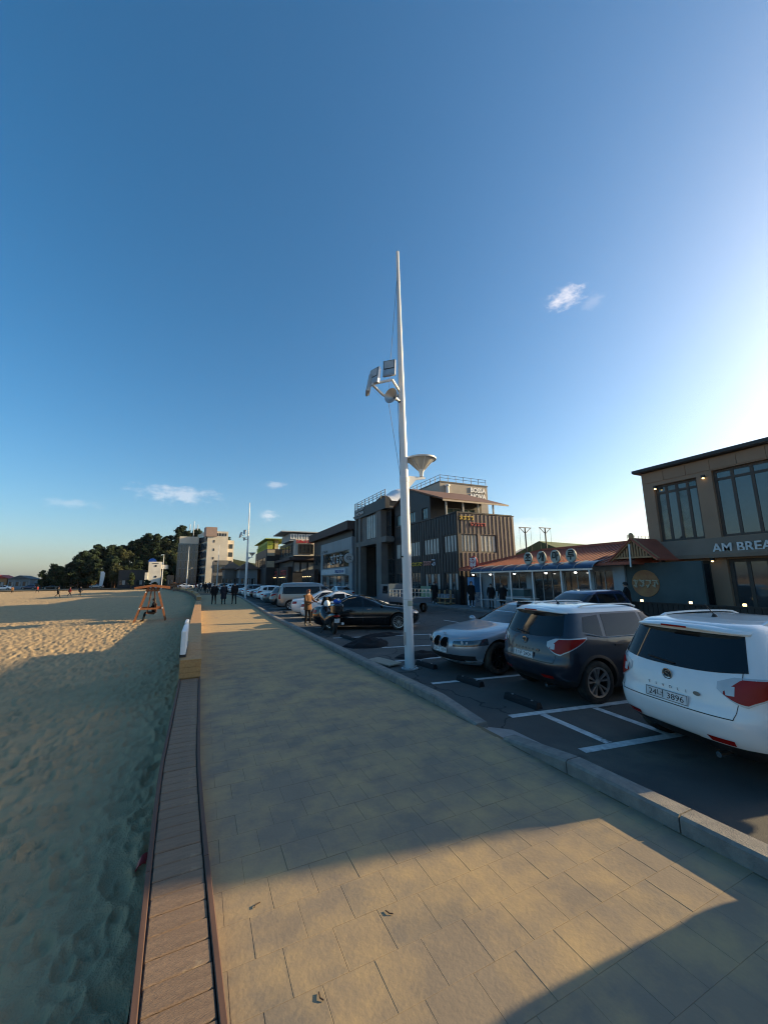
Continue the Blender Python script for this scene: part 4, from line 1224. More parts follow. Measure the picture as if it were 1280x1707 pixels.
# ---- bread cafe at the right
m_amb = mat('cafe_render', (0.30, 0.205, 0.14), 0.8, 0.25, col2=(0.26, 0.18, 0.125), nscale=.8, bump=.2, bscale=50)
m_amband = mat('cafe_band', (0.23, 0.165, 0.12), 0.75, 0.3, nscale=.6)
XA, YL, YRt = 20.0, 11.6, -0.85
t = thing('cafe_building', 'two storey brown bakery cafe with tall windows at the right edge', 'building', (XA, YL, GZ))
ops2 = [(9.25, 11.08, 3.5, 6.28), (5.4, 8.66, 3.5, 6.42), (2.1, 4.8, 3.5, 6.45), (-.4, 1.5, 3.5, 6.45)]
ops1 = [(9.22, 11.1, GZ+.12, 2.52), (5.4, 8.62, GZ+.12, 2.55), (2.1, 4.8, GZ+.12, 2.55), (-.4, 1.5, GZ+.12, 2.55)]
wallX(t, XA, YRt, YL, GZ, 7.0, ops1+ops2, m_amb, .35)
# panel joints of the upper storey: separate facing panels above the windows
yy = YRt+.02
k = 0
while yy < YL-.1:
    b = min(yy+.95, YL-.02)
    bx(t, 'facing_panel', m_amb, XA-.03, XA-.002, yy+.008, b-.008, 6.47, 6.97); yy = b
bx(t, 'side_wall', m_amb, XA+.35, XA+9, YL-.3, YL, GZ, 6.9)
bx(t, 'side_wall', m_amb, XA+.35, XA+9, YRt, YRt+.3, GZ, 6.9)
wallY(t, YL-.302, XA+.4, XA+9, GZ, 6.9, [], m_inside, .02) if False else None
# back wall with a bright window band seen through the upper panes
wallX(t, XA+9, YRt, YL, GZ, 6.9, [(7.2, 8.5, 3.9, 5.6), (4.2, 6.4, 3.9, 5.6)], m_amb, .3, 'back_wall')
window(t, 'x', XA+9, 7.2, 8.5, 3.9, 5.6, 2, m_clearpane, (.5, 1))
window(t, 'x', XA+9, 4.2, 6.4, 3.9, 5.6, 3, m_clearpane, (.5, 1))
bx(t, 'upper_floor', m_inside, XA+.36, XA+9, YRt+.31, YL-.31, 2.75, 3.3)
bx(t, 'ceiling', m_inside, XA+.36, XA+9, YRt+.31, YL-.31, 6.6, 6.85)
bx(t, 'ground_floor', m_inside, XA+.36, XA+9, YRt+.31, YL-.31, GZ, GZ+.1)
mb = MB(); mb.prism([(YL+.22, 7.02), (YL+.22, 7.16), (YRt, 7.16), (YRt, 7.02)], 9.6, 'x', XA-.28)
mb.build('roof', mat('cafe_roof', (.05, .05, .055), .6), t, world=True)
bx(t, 'gutter', m_dark, XA-.34, XA-.285, YRt, YL+.25, 7.05, 7.19)
mb = MB(); mb.prism([(XA-.05, 3.48), (XA-.002, 3.48), (XA-.002, 2.62), (XA-.42, 2.62), (XA-.42, 2.78)], YL+.35-YRt, 'y', YRt)
mb.build('sign_band', m_amband, t, world=True)
m_psem = mat('pane_cafe', (0.05, 0.056, 0.06), 0.05, 0.9)
for (a, b, c, d), n in zip(ops2, (4, 5, 4, 3)):
    w = window(t, 'x', XA, a, b, c, d, n, [m_psem, m_clearpane] if a > 9 else m_psem, (.86, 1), mat('cafe_frame', (.075, .06, .05), .6), .16, .11)
for (a, b, c, d), n in zip(ops1, (4, 5, 4, 3)):
    window(t, 'x', XA, a, b, c, d, n, m_psem, (1,), mat('cafe_frame', (.075, .06, .05), .6), .16, .13)
m_sgn = mat('sign_grey', (0.62, 0.63, 0.62), .5, .4)
lettering('AM BREAD', .52, m_sgn, t, PR(t, (XA-.34, 7.74, 3.0)), '-x', .03, width=2.3, name='sign_letters', offset=.01)
for y, z, X in ((10.98, 6.12, XA), (8.95, 6.17, XA), (10.95, 2.5, XA-.2), (9.0, 2.5, XA-.2), (5.1, 6.2, XA)):
    o = bx(t, 'wall_lamp', m_dark, X-.12, X, y-.06, y+.06, z, z+.12)
    q = MB().ellipsoid((X-.07, y, z-.02), (.05, .05, .035), 8, 6).build('bulb', m_lampwarm, None); q.parent = o; q.location = (-XA, -YL, -GZ)
o = bx(t, 'notice_sign', mat('notice_red', (.35, .05, .06), .5), XA-.03, XA-.002, 10.78, 11.12, 1.98, 2.25)
q = bx(t, 'notice_border', m_white, XA-.025, XA-.003, 10.78, 11.12, 1.86, 1.975)
squiggle(t, 'x', XA-.03, 10.83, 11.07, 2.07, 2.17, 3, m_white, 4, pr=.01)
# terrace fence in front with lit post lamps
t = thing('terrace_fence', 'dark brown terrace fence with small lit lamps before the bakery cafe', 'fence', (17.6, 12.0, GZ))
m_fence = mat('fence_brown', (.055, .04, .032), .75)
y = -1.0
while y < 11.6:
    bx(t, 'board', m_fence, 17.55, 17.59, y+.01, y+.19, GZ, .72); y += .2
bx(t, 'top_rail', m_fence, 17.52, 17.62, -1, 11.6, .722, .78)
for y in (10.9, 9.0, 7.3, 5.3, 3.2):
    o = bx(t, 'post', m_fence, 17.62, 17.72, y-.05, y+.05, GZ, .78)
    q = MB().bbox(17.63, 17.71, y-.05, y+.05, .782, .87, .015).build('post_lamp', m_lampwarm, None); q.parent = o; q.location = (-17.6, -12.0, -GZ)

# ---- shellfish restaurant, red roof
m_redroof = mat('red_roof', (0.36, 0.10, 0.06), 0.6, 0.3, col2=(0.29, 0.08, 0.05), nscale=1.2, stretch=(1, 5, 1), bump=.2, bscale=20)
m_bluew = mat('pale_blue_wall', (0.30, 0.37, 0.42), .7, .3, nscale=1)
m_tarp = mat('blue_awning', (0.03, 0.05, 0.10), .3, .5, nscale=1.5)
t = thing('restaurant', 'single storey shellfish restaurant with red roof, round signs and blue awning', 'building', (19.0, 17.0, GZ))
XF = 19.0
ops = [(20.6, 22.2, .9, 2.05), (18.9, 20.3, .9, 2.1), (16.2, 18.3, -.1, 2.2), (14.3, 16.0, -.1, 2.2), (12.9, 14.1, .3, 2.2)]
wallX(t, XF, 11.9, 23.9, GZ, 2.6, ops, m_bluew, .2)
for (a, b, c, d), n in zip(ops, (2, 2, 3, 2, 2)): window(t, 'x', XF, a, b, c, d, n, m_bglass, (1,), mat('alu_frame', (.35, .36, .37), .5), .06, .05)
bx(t, 'end_wall', m_bluew, XF+.2, 26, 23.7, 23.9, GZ, 2.6)
bx(t, 'end_wall', m_bluew, XF+.2, 26, 11.9, 12.1, GZ, 2.6)
bx(t, 'interior', m_inside, XF+1.4, 25.9, 12.15, 23.65, GZ+.01, 2.55)
# hipped roof with gable end to the street
zr = 3.85; xr = 23.0
mb = MB(); e0, e1, xe = 11.3, 24.6, 17.9
V = [(xe, e0, 2.55), (xe, e1, 2.55), (xr, e1-3.6, zr), (xr, e0+.4, zr), (27.5, e0, 2.55), (27.5, e1, 2.55)]
V2 = [(x, y, z-.12) for x, y, z in V]
mb.add(V+V2, [(0, 1, 2, 3), (1, 5, 2), (4, 3, 2, 5), (0, 3, 4), (7, 6, 9, 8), (0, 6, 7, 1), (1, 7, 11, 5), (5, 11, 10, 4), (4, 10, 6, 0)])
mb.build('roof', m_redroof, t, world=True)
mb = MB()
for k in range(42):
    y = e0+.35+k*.31
    if y > e1-.3: break
    f = 1.0 if y < e1-3.6 else (e1-y)/3.6
    mb.beam((xe-.01, y, 2.565), (xe+(xr-xe)*f, y, 2.565+(zr-2.55)*f), .07, .05)
mb.build('tile_ribs', m_redroof, t, world=True, kind='stuff')
mb = MB(); mb.beam((xr, e0+.2, zr+.05), (xr, e1-3.5, zr+.05), .25, .16); mb.build('ridge', m_redroof, t, world=True)
mb = MB(); mb.beam((xe, e1+.02, 2.6), (xr, e1-3.55, zr+.06), .16, .12); mb.build('hip', m_redroof, t, world=True)
# small slatted gable porch near the cafe
m_gold = mat('gable_timber', (.45, .27, .14), .7, .3)
gy0, gy1, gm, gz0, gz1 = 10.5, 12.2, 11.3, 2.74, 3.5
g = MB(); g.prism([(gy0, gz0), (gy1, gz0), (gm, gz1)], .06, 'x', 18.2); g.build('gable', mat('gable_dark', (.09, .06, .045), .8), t, world=True)
for k in range(13):
    y = gy0+.12+k*.125; h = (y-gy0)/(gm-gy0) if y < gm else (gy1-y)/(gy1-gm)
    if h*(gz1-gz0) > .12: bx(t, 'gable_slat', m_gold, 18.15, 18.198, y-.035, y+.035, gz0+.05, gz0+h*(gz1-gz0)-.03)
bx(t, 'gable_rail', m_gold, 18.13, 18.197, gy0-.05, gy1+.05, gz0-.03, gz0+.045)
for a, b in (((18.13, gy0-.25, gz0-.12), (18.13, gm, gz1+.1)), ((18.13, gy1+.25, gz0-.12), (18.13, gm, gz1+.1))):
    MB().beam(a, b, .1, .14).build('bargeboard', m_gold, t, world=True)
mb = MB(); V = [(18.0, gy0-.3, gz0-.1), (18.0, gm, gz1+.16), (23, gm, gz1+.16), (23, gy0-.3, gz0-.1), (18.0, gy1+.3, gz0-.1), (23, gy1+.3, gz0-.1)]
mb.add(V+[(x, y, z-.08) for x, y, z in V], [(0, 1, 2, 3), (1, 4, 5, 2), (0, 6, 7, 1), (1, 7, 10, 4), (6, 9, 8, 7), (7, 8, 11, 10), (3, 2, 8, 9), (2, 5, 11, 8), (0, 3, 9, 6), (4, 10, 11, 5)]); mb.build('porch_roof', m_redroof, t, world=True)
MB().ellipsoid((18.1, gm, gz1+.22), (.12, .12, .18), 8, 6).build('finial', m_gold, t, world=True)
MB().beam((17.9, 11.3, 3.35), (17.8, 11.28, 2.3), .06, .06).build('vent_pipe', m_steel, t, world=True)
# pale pillar, mural wall by the cafe
bx(t, 'pillar', m_bluew, 18.75, 18.99, 12.25, 12.85, GZ, 2.45)
m_mural = mat('mural_blue', (.06, .09, .095), .7, col2=(.04, .065, .07), nscale=1.0)
bx(t, 'mural_wall', m_mural, 18.85, 18.995, 9.0, 12.2, GZ, 2.5)
mb = MB(); mb.lathe([(0, -.03), (.62, -.03), (.62, 0), (0, 0)], 24, axis='x'); o = mb.build('mural_sun', mat('mural_orange', (.34, .19, .08), .7, col2=(.26, .12, .06), nscale=3), t); o.location = PR(t, (18.845, 11.35, 1.55))
squiggle(t, 'x', 18.80, 10.75, 11.9, 1.35, 1.75, 4, mat('mural_cream', (.42, .38, .28), .7), 12, pr=.03)
# awning: curved polycarbonate in bays on posts
y0, y1 = 13.0, 22.6; nb = 9
for k in range(nb):
    a = y0+(y1-y0)*k/nb; b = y0+(y1-y0)*(k+1)/nb
    mb = MB(); V = []; F = []
    for i in range(9):
        q = i/8*R_(88); x = 18.95-1.45*sin(q); z = 2.32+.42*cos(q)
        V += [(x, a+.03, z), (x, b-.03, z), (x+.0, a+.03, z-.02), (x+.0, b-.03, z-.02)]
        if i: c = 4*(i-1); d = 4*i; F += [(c, c+1, d+1, d), (c+2, d+2, d+3, c+3), (c, d, d+2, c+2), (c+1, c+3, d+3, d+1)]
    mb.add(V, F).build('awning_sheet', m_tarp, t, world=True, smooth=True)
for k in range(nb+1):
    a = y0+(y1-y0)*k/nb; mb = MB(); pts = [(18.95-1.46*sin(i/8*R_(88)), a, 2.335+.42*cos(i/8*R_(88))) for i in range(9)]
    for p0, p1 in zip(pts, pts[1:]): mb.beam(p0, p1, .04, .03)
    mb.build('awning_rib', mat('awning_rib', (.25, .3, .36), .5), t, world=True)
bx(t, 'awning_beam', m_steel, 17.46, 17.53, y0, y1, 2.22, 2.31)
for y in (21.6, 20.2, 18.7, 16.9, 14.9, 13.2): MB().tube((17.5, y, GZ), (17.5, y, 2.22), .04).build('awning_post', m_white, t, world=True)
for y in (22.2, 20.4, 18.2, 15.8, 13.9):
    o = MB().lathe([(.02, .1), (.09, .0), (.085, 0)], 10, (17.38, y, 2.14)).build('lamp', m_dark, t, world=True)
    q = MB().ellipsoid((17.38, y, 2.12), (.07, .07, .055), 8, 6).build('bulb', m_lampcool, None); q.parent = o; q.location = (-19, -17, -GZ)
# round letter signs on the roof
m_disc = mat('sign_disc', (.36, .40, .36), .5)
for ch, y in zip('조개마루', (17.9, 16.85, 15.85, 14.8)):
    o = MB().lathe([(0, -.06), (.33, -.06), (.35, -.04), (.35, .04), (0, .04)], 24, axis='x').build('round_sign', m_disc, t, smooth=True); o.location = PR(t, (18.3, y, 3.05)); o.scale = (1, .95, 1.1)
    lettering(ch, .52, m_ink, o, (-.07, 0, 0), '-x', .012, name='sign_letter', shear=.15, offset=.012)
    MB().beam((18.35, y, 2.9), (18.9, y, 2.85), .04, .04).build('sign_bracket', m_dark, t, world=True)
o = MB().lathe([(0, -.06), (.45, -.06), (.47, -.04), (.47, .04), (0, .04)], 24, axis='x').build('round_sign', mat('sign_red', (.42, .03, .04), .45), t, smooth=True); o.location = PR(t, (18.0, 22.9, 3.0))
lettering('조개', .42, m_white, o, (-.07, 0, .15), '-x', .012, name='sign_letter', shear=.1, offset=.012); lettering('마루', .36, m_white, o, (-.07, 0, -.2), '-x', .012, name='sign_letter', shear=.1, offset=.01)
MB().tube((18.05, 22.9, 2.45), (18.05, 22.9, 3.0), .04).build('sign_post', m_dark, t, world=True)
bx(t, 'serving_hatch', m_white, 18.2, 18.95, 17.9, 20.4, .55, .62)
# menu boards and counter clutter as separate things
o = thing('display_fridge', 'blue and white display fridge at the left end of the red roofed restaurant', 'fridge', (18.2, 23.5, GZ))
bx(o, 'cabinet', mat('fridge_blue', (.06, .2, .42), .4), 18.2, 18.9, 23.2, 24.0, GZ+1.05, 1.95, .02); bx(o, 'base', mat('fridge_white', (.5, .52, .55), .5, col2=(.2, .25, .35), nscale=4, amt=.9), 18.15, 18.9, 23.15, 24.05, GZ, GZ+1.04, .02)
o = thing('fish_tank', 'glass fish tank on the counter under the blue awning', 'fish tank', (18.3, 19.3, .62))
bx(o, 'tank_frame', mat('alu_frame', (.35, .36, .37), .5), 18.25, 18.85, 18.4, 19.9, .63, .72); bx(o, 'tank_glass', m_teal, 18.28, 18.82, 18.45, 19.85, .722, 1.12); bx(o, 'tank_lid', mat('alu_frame', (.35, .36, .37), .5), 18.25, 18.85, 18.4, 19.9, 1.122, 1.19)
o = thing('table', 'low pale table in front of the restaurant, left under the awning', 'table', (16.8, 19.4, GZ))
bx(o, 'table_top', m_steel, 16.5, 17.1, 18.0, 20.6, .50, .54, .01)
for x in (16.6, 17.0):
    for y in (18.2, 20.4): bx(o, 'leg', m_steel, x-.02, x+.02, y-.02, y+.02, GZ, .50)
o = thing('deck_fence', 'low orange brown timber fence before the restaurant windows', 'fence', (17.1, 14.0, GZ))
for k in range(26): bx(o, 'board', mat('fence_orange', (.2, .085, .04), .75), 17.05, 17.09, 11.9+k*.2, 12.07+k*.2, GZ, .55)
bx(o, 'top_rail', m_gold, 17.02, 17.12, 11.85, 17.1, .552, .60)

# ---- dark corrugated three storey building
m_char = mat('charcoal_cladding', (0.026, 0.028, 0.033), 0.5, 0.4, col2=(0.021, 0.022, 0.026), nscale=.6)
m_batten = mat('cladding_batten', (0.018, 0.018, 0.02), 0.55, 0.4)
m_char_sunlit = mat('charcoal_cladding_sunlit', (0.155, 0.115, 0.095), 0.5, 0.4, col2=(0.13, 0.095, 0.08), nscale=.7)  # brown copy of the charcoal cladding, grazing sun put into its colour
XD, YD, YE, XE_ = 18.2, 24.93, 36.0, 24.1
t = thing('dark_restaurant_building', 'three storey charcoal clad building, sunlit brown on one side, with roof terrace behind the pole', 'building', (XD, YD, GZ))
r2 = [(25.15, 26.98, 3.92, 5.42), (27.7, 30.18, 3.92, 5.40), (30.95, 32.8, 3.92, 5.38), (33.9, 35.8, 3.85, 5.45)]
r1 = [(25.15, 26.98, .9, 2.36), (27.7, 30.18, .9, 2.36), (30.9, 32.6, GZ+.1, 2.5), (33.7, 35.8, GZ+.1, 2.5)]
wallX(t, XD, YD, YE, GZ, 7.05, r1+r2, m_char, .3)
for (a, b, c, d), n in zip(r2, (4, 5, 4, 2)): window(t, 'x', XD, a, b, c, d, n, m_blind, (1,), None, .05, .1)
for (a, b, c, d), n in zip(r1, (4, 5, 3, 3)): window(t, 'x', XD, a, b, c, d, n, [m_blind, m_bglass] if n > 3 else m_bglass, (1,) if n > 3 else (.6, 1), None, .05, .1)
wy = [(18.5, 20.16, 3.92, 5.40), (20.42, 22.08, 3.92, 5.40)]
wallY(t, YD, XD+.302, XE_, GZ, 7.05, wy, m_char_sunlit, .3)
for a, b, c, d in wy: window(t, 'y', YD, a, b, c, d, 5 if a < 19 else 4, mat('blind_warm', (.5, .5, .42), .25, .6, col2=(.38, .39, .35), nscale=.9), (1,), None, .05, .1)
bx(t, 'back_wall', m_char, XE_-.3, XE_, YD+.302, YE, GZ, 7.05)
bx(t, 'interior', m_inside, XD+.5, XE_-.31, YD+.5, YE-.1, GZ+.02, 6.9)
y = YD+.12
while y < YE:
    blk = [o for o in r1+r2 if o[0]-.03 < y < o[1]+.03]
    cuts = sorted([(o[2], o[3]) for o in blk]); z = GZ
    for c, d in cuts+[(7.05, 9)]:
        if c-z > .2: bx(t, 'batten', m_batten, XD-.035, XD-.001, y-.02, y+.02, z+.01, c-.01)
        z = d
    y += .42
x = XD+.33
while x < XE_:
    blk = [o for o in wy if o[0]-.03 < x < o[1]+.03]; z = GZ
    if 18.4 < x < 22.15: blk = [wy[0]]
    for c, d in [(o[2], o[3]) for o in blk]+[(7.05, 9)]:
        if c-z > .2: bx(t, 'batten', m_batten, x-.03, x+.03, YD-.04, YD-.001, z+.05, c-.03)
        z = d
    x += .41
bx(t, 'corner_trim', m_batten, XD-.045, XD+.06, YD-.05, YD-.001, GZ, 7.08)
bx(t, 'coping', m_batten, XD-.05, XE_+.05, YD-.055, YD+.3, 7.082, 7.14)
bx(t, 'coping', m_batten, XD-.05, XD+.3, YD+.302, YE, 7.082, 7.14)
squiggle(t, 'y', YD-.04, 18.35, 19.8, 6.5, 6.85, 4, mat('sign_yellow', (.6, .42, .05), .5), 2, pr=.06)
squiggle(t, 'y', YD-.04, 19.4, 21.0, 6.05, 6.36, 5, mat('sign_redl', (.45, .04, .04), .5), 3, pr=.06)
squiggle(t, 'x', XD-.04, 30.4, 32.8, 3.02, 3.4, 5, mat('sign_yellow', (.6, .42, .05), .5), 5, pr=.06)
squiggle(t, 'x', XD-.04, 28.9, 30.2, 3.0, 3.45, 4, mat('sign_pink', (.5, .25, .22), .5), 6, pr=.06)
squiggle(t, 'x', XD-.04, 28.2, 28.85, 2.95, 3.6, 1, mat('sign_pale', (.45, .5, .6), .5), 7, pr=.06)
# penthouse with pitched roof and covered terrace
ops3 = [(31.65, 32.75, 7.25, 8.3), (29.4, 30.35, 7.25, 8.3), (33.6, 35.6, 7.3, 8.4)]
mb = MB(); o = wallX(t, XD+.01, 28.9, YE, 7.145, 8.9, ops3, m_char, .25)
for a, b, c, d in ops3: window(t, 'x', XD+.01, a, b, c, d, 2, m_teal, (1,), None, .08, .06)
mb = MB(); mb.prism([(28.9, 8.902), (28.9, 9.2), (32.65, 10.6), (YE, 9.4), (YE, 8.902)], .25, 'x', XD+.01); mb.build('gable_wall', m_char, t, world=True)
opt = [(20.0, 21.6, 7.15, 8.3), (21.8, 23.2, 7.15, 8.3)]
wallY(t, 28.9, XD+.262, 24.0, 7.145, 9.1, opt, m_char, .2)
for a, b, c, d in opt: window(t, 'y', 28.9, a, b, c, d, 2, m_teal, (1,), mat('alu_frame', (.35, .36, .37), .5), .06, .06)
m_brroof = mat('brown_roof', (.17, .095, .065), .7, .3, nscale=1.5, stretch=(1, 4, 1))
mb = MB()
V = [(XD-.15, 26.6, 8.62), (25.2, 26.6, 8.50), (25.2, 32.65, 10.72), (XD-.15, 32.65, 10.76), (XD-.15, YE, 9.5), (25.2, YE, 9.5)]
mb.add(V+[(x, y, z-.14) for x, y, z in V], [(0, 1, 2, 3), (3, 2, 5, 4), (6, 9, 8, 7), (9, 10, 11, 8), (0, 6, 7, 1), (1, 7, 8, 2), (2, 8, 11, 5), (5, 11, 10, 4), (3, 9, 6, 0), (4, 10, 9, 3)]); mb.build('pitched_roof', m_brroof, t, world=True)
bx(t, 'eave_fascia', mat('fascia_cream', (.45, .36, .27), .6), XD-.18, 25.22, 26.54, 26.598, 8.36, 8.50)
for x in (18.5, 20.25, 21.9, 23.6): bx(t, 'terrace_post', mat('post_cream', (.42, .38, .32), .6), x-.06, x+.06, 26.75, 26.87, 7.06, 8.45)
rail(t, [(XD+.1, 26.0), (XD+.1, YD+.12), (XE_-.1, YD+.12)], 7.14, 7.2, m_frame, 2.0)

# ---- concrete building with tall pillars and the block behind it
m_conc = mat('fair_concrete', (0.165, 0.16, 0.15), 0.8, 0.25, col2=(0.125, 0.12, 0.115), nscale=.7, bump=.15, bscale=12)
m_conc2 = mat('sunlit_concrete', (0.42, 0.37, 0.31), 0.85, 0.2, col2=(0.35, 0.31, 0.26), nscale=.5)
XC = 17.2
t = thing('concrete_cafe_building', 'grey concrete cafe building with tall pillars and roof railing', 'building', (XC, 40, GZ))
for a, b in ((37.3, 38.6), (43.3, 44.0), (44.75, 45.1)): bx(t, 'pillar', m_conc, XC, XC+.8, a, b, GZ, 9.3)
bx(t, 'floor_beam', m_conc, XC-.02, XC+.9, 36.05, 37.298, 5.75, 6.35)
bx(t, 'floor_beam', m_conc, XC+.02, XC+.9, 38.602, 43.298, 5.78, 6.38); bx(t, 'floor_beam', m_conc, XC+.02, XC+.9, 44.002, 44.748, 5.8, 6.4)
bx(t, 'parapet', m_char, XC-.06, XC+.5, 36.05, 45.15, 9.302, 10.5)
bx(t, 'roof_slab', m_conc, XC+.5, 24, 36.05, 45.15, 9.3, 9.6)
bx(t, 'recess_wall', m_inside, XC+2.6, XC+2.9, 36.05, 45.1, GZ, 9.29)
bx(t, 'end_wall', m_conc, XC+.802, 24, 44.85, 45.1, GZ, 9.29)
bx(t, 'upper_floor', m_conc, XC+.902, XC+2.59, 36.05, 44.84, 5.9, 6.2)
window(t, 'x', XC+.15, 38.62, 41.9, 6.4, 9.28, 5, m_blind, (1,), None, .05, .12); bx(t, 'infill_wall', m_conc, XC+.2, XC+.5, 41.92, 43.29, 6.4, 9.29)
window(t, 'x', XC+.15, 44.02, 44.74, 6.42, 9.28, 1, m_blind, (1,), None, .05, .1)
window(t, 'x', XC+.6, 36.1, 37.28, 6.4, 9.2, 2, m_bglass, (.4, 1), None, .05, .06)
window(t, 'x', XC+2.4, 38.7, 43.2, GZ+.05, 4.2, 5, m_bglass, (.6, 1), None, .05, .08)
window(t, 'x', XC+.3, 44.02, 44.74, GZ, 5.7, 1, [m_blind, m_bglass], (.4, .5, 1), None, .05, .08)
window(t, 'x', XC+1.2, 36.1, 37.28, GZ, 5.7, 2, [m_bglass, m_bglass, m_blind], (.4, .7, 1), None, .05, .06)
rail(t, [(XC, 36.1), (XC, 45.1), (XC+4, 45.1)], 10.5, 11.35, m_frame, 1.1, bars=3, r=.04)
lettering('BOSSA', .55, m_sgn, t, PR(t, (XC-.12, 43.2, 10.35)), '-x', .03, width=2.6, name='sign_letters'); lettering('NOVA', .55, m_sgn, t, PR(t, (XC-.12, 43.2, 9.8)), '-x', .03, width=2.4, name='sign_letters')
# white membrane canopy on the roof
mb = MB(); V = []; F = []; n = 12
for i in range(n+1):
    y = 36.2+5.2*i/n
    for j in range(7):
        x = XC+.8+4*j/6; z = 10.2+2.0*sin(pi*min(1, max(0, (i/n))))**.7*(.75+.25*cos(pi*(j/3-1)))
        V.append((x, y, z))
        if i and j: a = i*7+j; F.append((a-8, a-7, a, a-1))
solid((V, F), 'roof_canopy', m_white, t).location = PR(t, (0, 0, 0))
t = thing('concrete_block', 'pale concrete upper block with white lettering and rooftop railing behind the charcoal building', 'building', (24.3, 36.2, GZ))
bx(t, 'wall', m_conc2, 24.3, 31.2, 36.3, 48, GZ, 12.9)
bx(t, 'coping', m_conc, 24.25, 31.25, 36.25, 48, 12.902, 13.05)
rail(t, [(24.4, 47), (24.4, 36.4), (31.1, 36.4)], 13.05, 13.8, m_frame, 1.0, bars=2, r=.035)
lettering('BOSSA', .78, m_white, t, PR(t, (29.7, 36.24, 12.3)), '-y', .04, width=2.3, name='sign_letters', offset=.03); lettering('NOVA', .78, m_white, t, PR(t, (29.7, 36.24, 11.55)), '-y', .04, width=2.3, name='sign_letters', offset=.03)
MB().lathe([(.18, 0), (.18, 1.4), (.3, 1.45), (.3, 1.6), (0, 1.7)], 12, (25.2, 36.1, 11.0)).build('vent', m_white, t, world=True)

# ---- grey glass fronted shop
m_greyp = mat('grey_panel', (0.22, 0.26, 0.29), .55, .4, col2=(.19, .225, .25), nscale=.5)
t = thing('glass_shop_building', 'two storey blue grey shop with large glass front and white sign band', 'building', (17.2, 46.2, GZ))
wallX(t, 17.2, 46.15, 60.4, GZ, 7.35, [(47.3, 59.3, 3.55, 5.75), (47.3, 59.3, GZ+.1, 2.45)], m_greyp, .3)
window(t, 'x', 17.2, 47.3, 59.3, 3.55, 5.75, 6, m_bglass, (1,), None, .06, .1); window(t, 'x', 17.2, 47.3, 59.3, GZ+.1, 2.45, 7, [m_bglass, m_teal], (1,), None, .06, .1)
for k in range(20): bx(t, 'facing_panel', m_greyp, 17.165, 17.198, 46.2+k*.71, 46.88+k*.71, 5.8, 7.3)
bx(t, 'sign_board', mat('sign_white', (.5, .55, .6), .5), 17.0, 17.19, 48.3, 59.5, 2.62, 3.35)
squiggle(t, 'x', 16.99, 48.7, 52.4, 2.8, 3.2, 6, mat('sign_blue', (.05, .12, .35), .5), 9, pr=.05)
squiggle(t, 'x', 17.19, 49.5, 55.5, 4.0, 5.4, 4, mat('film_white', (.4, .42, .43), .6), 15, pr=.03)
bx(t, 'side_wall', m_greyp, 17.5, 27, 46.15, 46.45, GZ, 7.3)
bx(t, 'interior', m_inside, 18.6, 26.9, 46.5, 60.3, GZ, 7.2)
o = MB().lathe([(0, -.08), (.6, -.08), (.62, -.05), (.62, .05), (0, .05)], 24, axis='y').build('disc_sign', m_sgn, t, smooth=True); o.location = PR(t, (16.7, 46.0, 4.55)); lettering('02', .62, m_ink, o, (0, -.085, 0), '-y', .01, name='sign_letters')
MB().beam((16.9, 46.0, 4.55), (17.25, 46.2, 4.55), .06, .06).build('sign_bracket', m_dark, t, world=True)
lettering('oz', .8, m_ink, t, PR(t, (17.14, 58.8, 6.05)), '-x', .03, width=2.4, name='sign_letters') if False else squiggle(t, 'x', 17.16, 56.5, 59.8, 5.95, 6.3, 3, m_ink, 21, pr=.03)
# ---- brown eaved house behind it
t = thing('brown_eaved_building', 'building with a deep brown roof fascia above the blue grey shop', 'building', (17.6, 60.6, GZ))
m_brn = mat('brown_fascia', (.075, .05, .045), .7)
bx(t, 'fascia', m_brn, 17.3, 27, 48.3, 69.0, 8.55, 9.75)
bx(t, 'wall', m_char, 18.2, 26.5, 60.6, 68.5, GZ, 8.54)
bx(t, 'upper_wall', m_char, 18.2, 26.5, 48.8, 60.598, 7.4, 8.54)
bx(t, 'roof_box', mat('cream_wall', (.5, .42, .3), .8), 19.5, 24, 46.6, 48.28, 7.7, 10.0); bx(t, 'roof_box_cap', m_conc, 18.8, 24.5, 46.4, 50, 10.3, 10.5)
for k in range(3): window(t, 'x', 18.2, 61.2+2.4*k, 63.2+2.4*k, 4.3, 6.2, 2, m_bglass, (1,), None, -.07, .1)
# ---- coffee house
m_whitew = mat('white_wall', (.62, .58, .5), .8, .2, nscale=.5)
t = thing('coffee_building', 'dark coffee house with white framed upper window and red sign', 'building', (15.2, 72, GZ))
bx(t, 'wall', m_char, 15.2, 22.5, 72, 86, GZ, 9.15)
bx(t, 'window_surround', m_whitew, 15.25, 20.0, 71.8, 71.998, 6.35, 9.3)
bx(t, 'cheek', m_whitew, 20.6, 21.4, 71.7, 71.998, 6.6, 9.0)
window(t, 'y', 71.6, 16.0, 18.9, 6.7, 8.5, 4, m_bglass, (1,), None, .05, .1)
bx(t, 'sign_board', mat('sign_cream', (.55, .45, .35), .6), 15.5, 18.9, 71.6, 71.795, 8.62, 9.42)
lettering('Coffee & Cake', .72, mat('sign_redl', (.45, .04, .04), .5), t, PR(t, (17.2, 71.57, 9.0)), '-y', .04, width=3.2, name='sign_letters', offset=.03)
for k in range(4): window(t, 'x', 15.2, 73+3*k, 75.4+3*k, 6.6, 8.6, 3, [m_bglass, m_teal], (1,), None, -.07, .1)
bx(t, 'canopy', m_brn, 14.2, 22.3, 70.5, 86, 5.5, 6.0)
for k in range(5): window(t, 'y', 71.9, 15.3+1.35*k, 16.5+1.35*k, 3.4, 5.2, 1, [m_blind, m_bglass], (1,), None, -.0, .08)
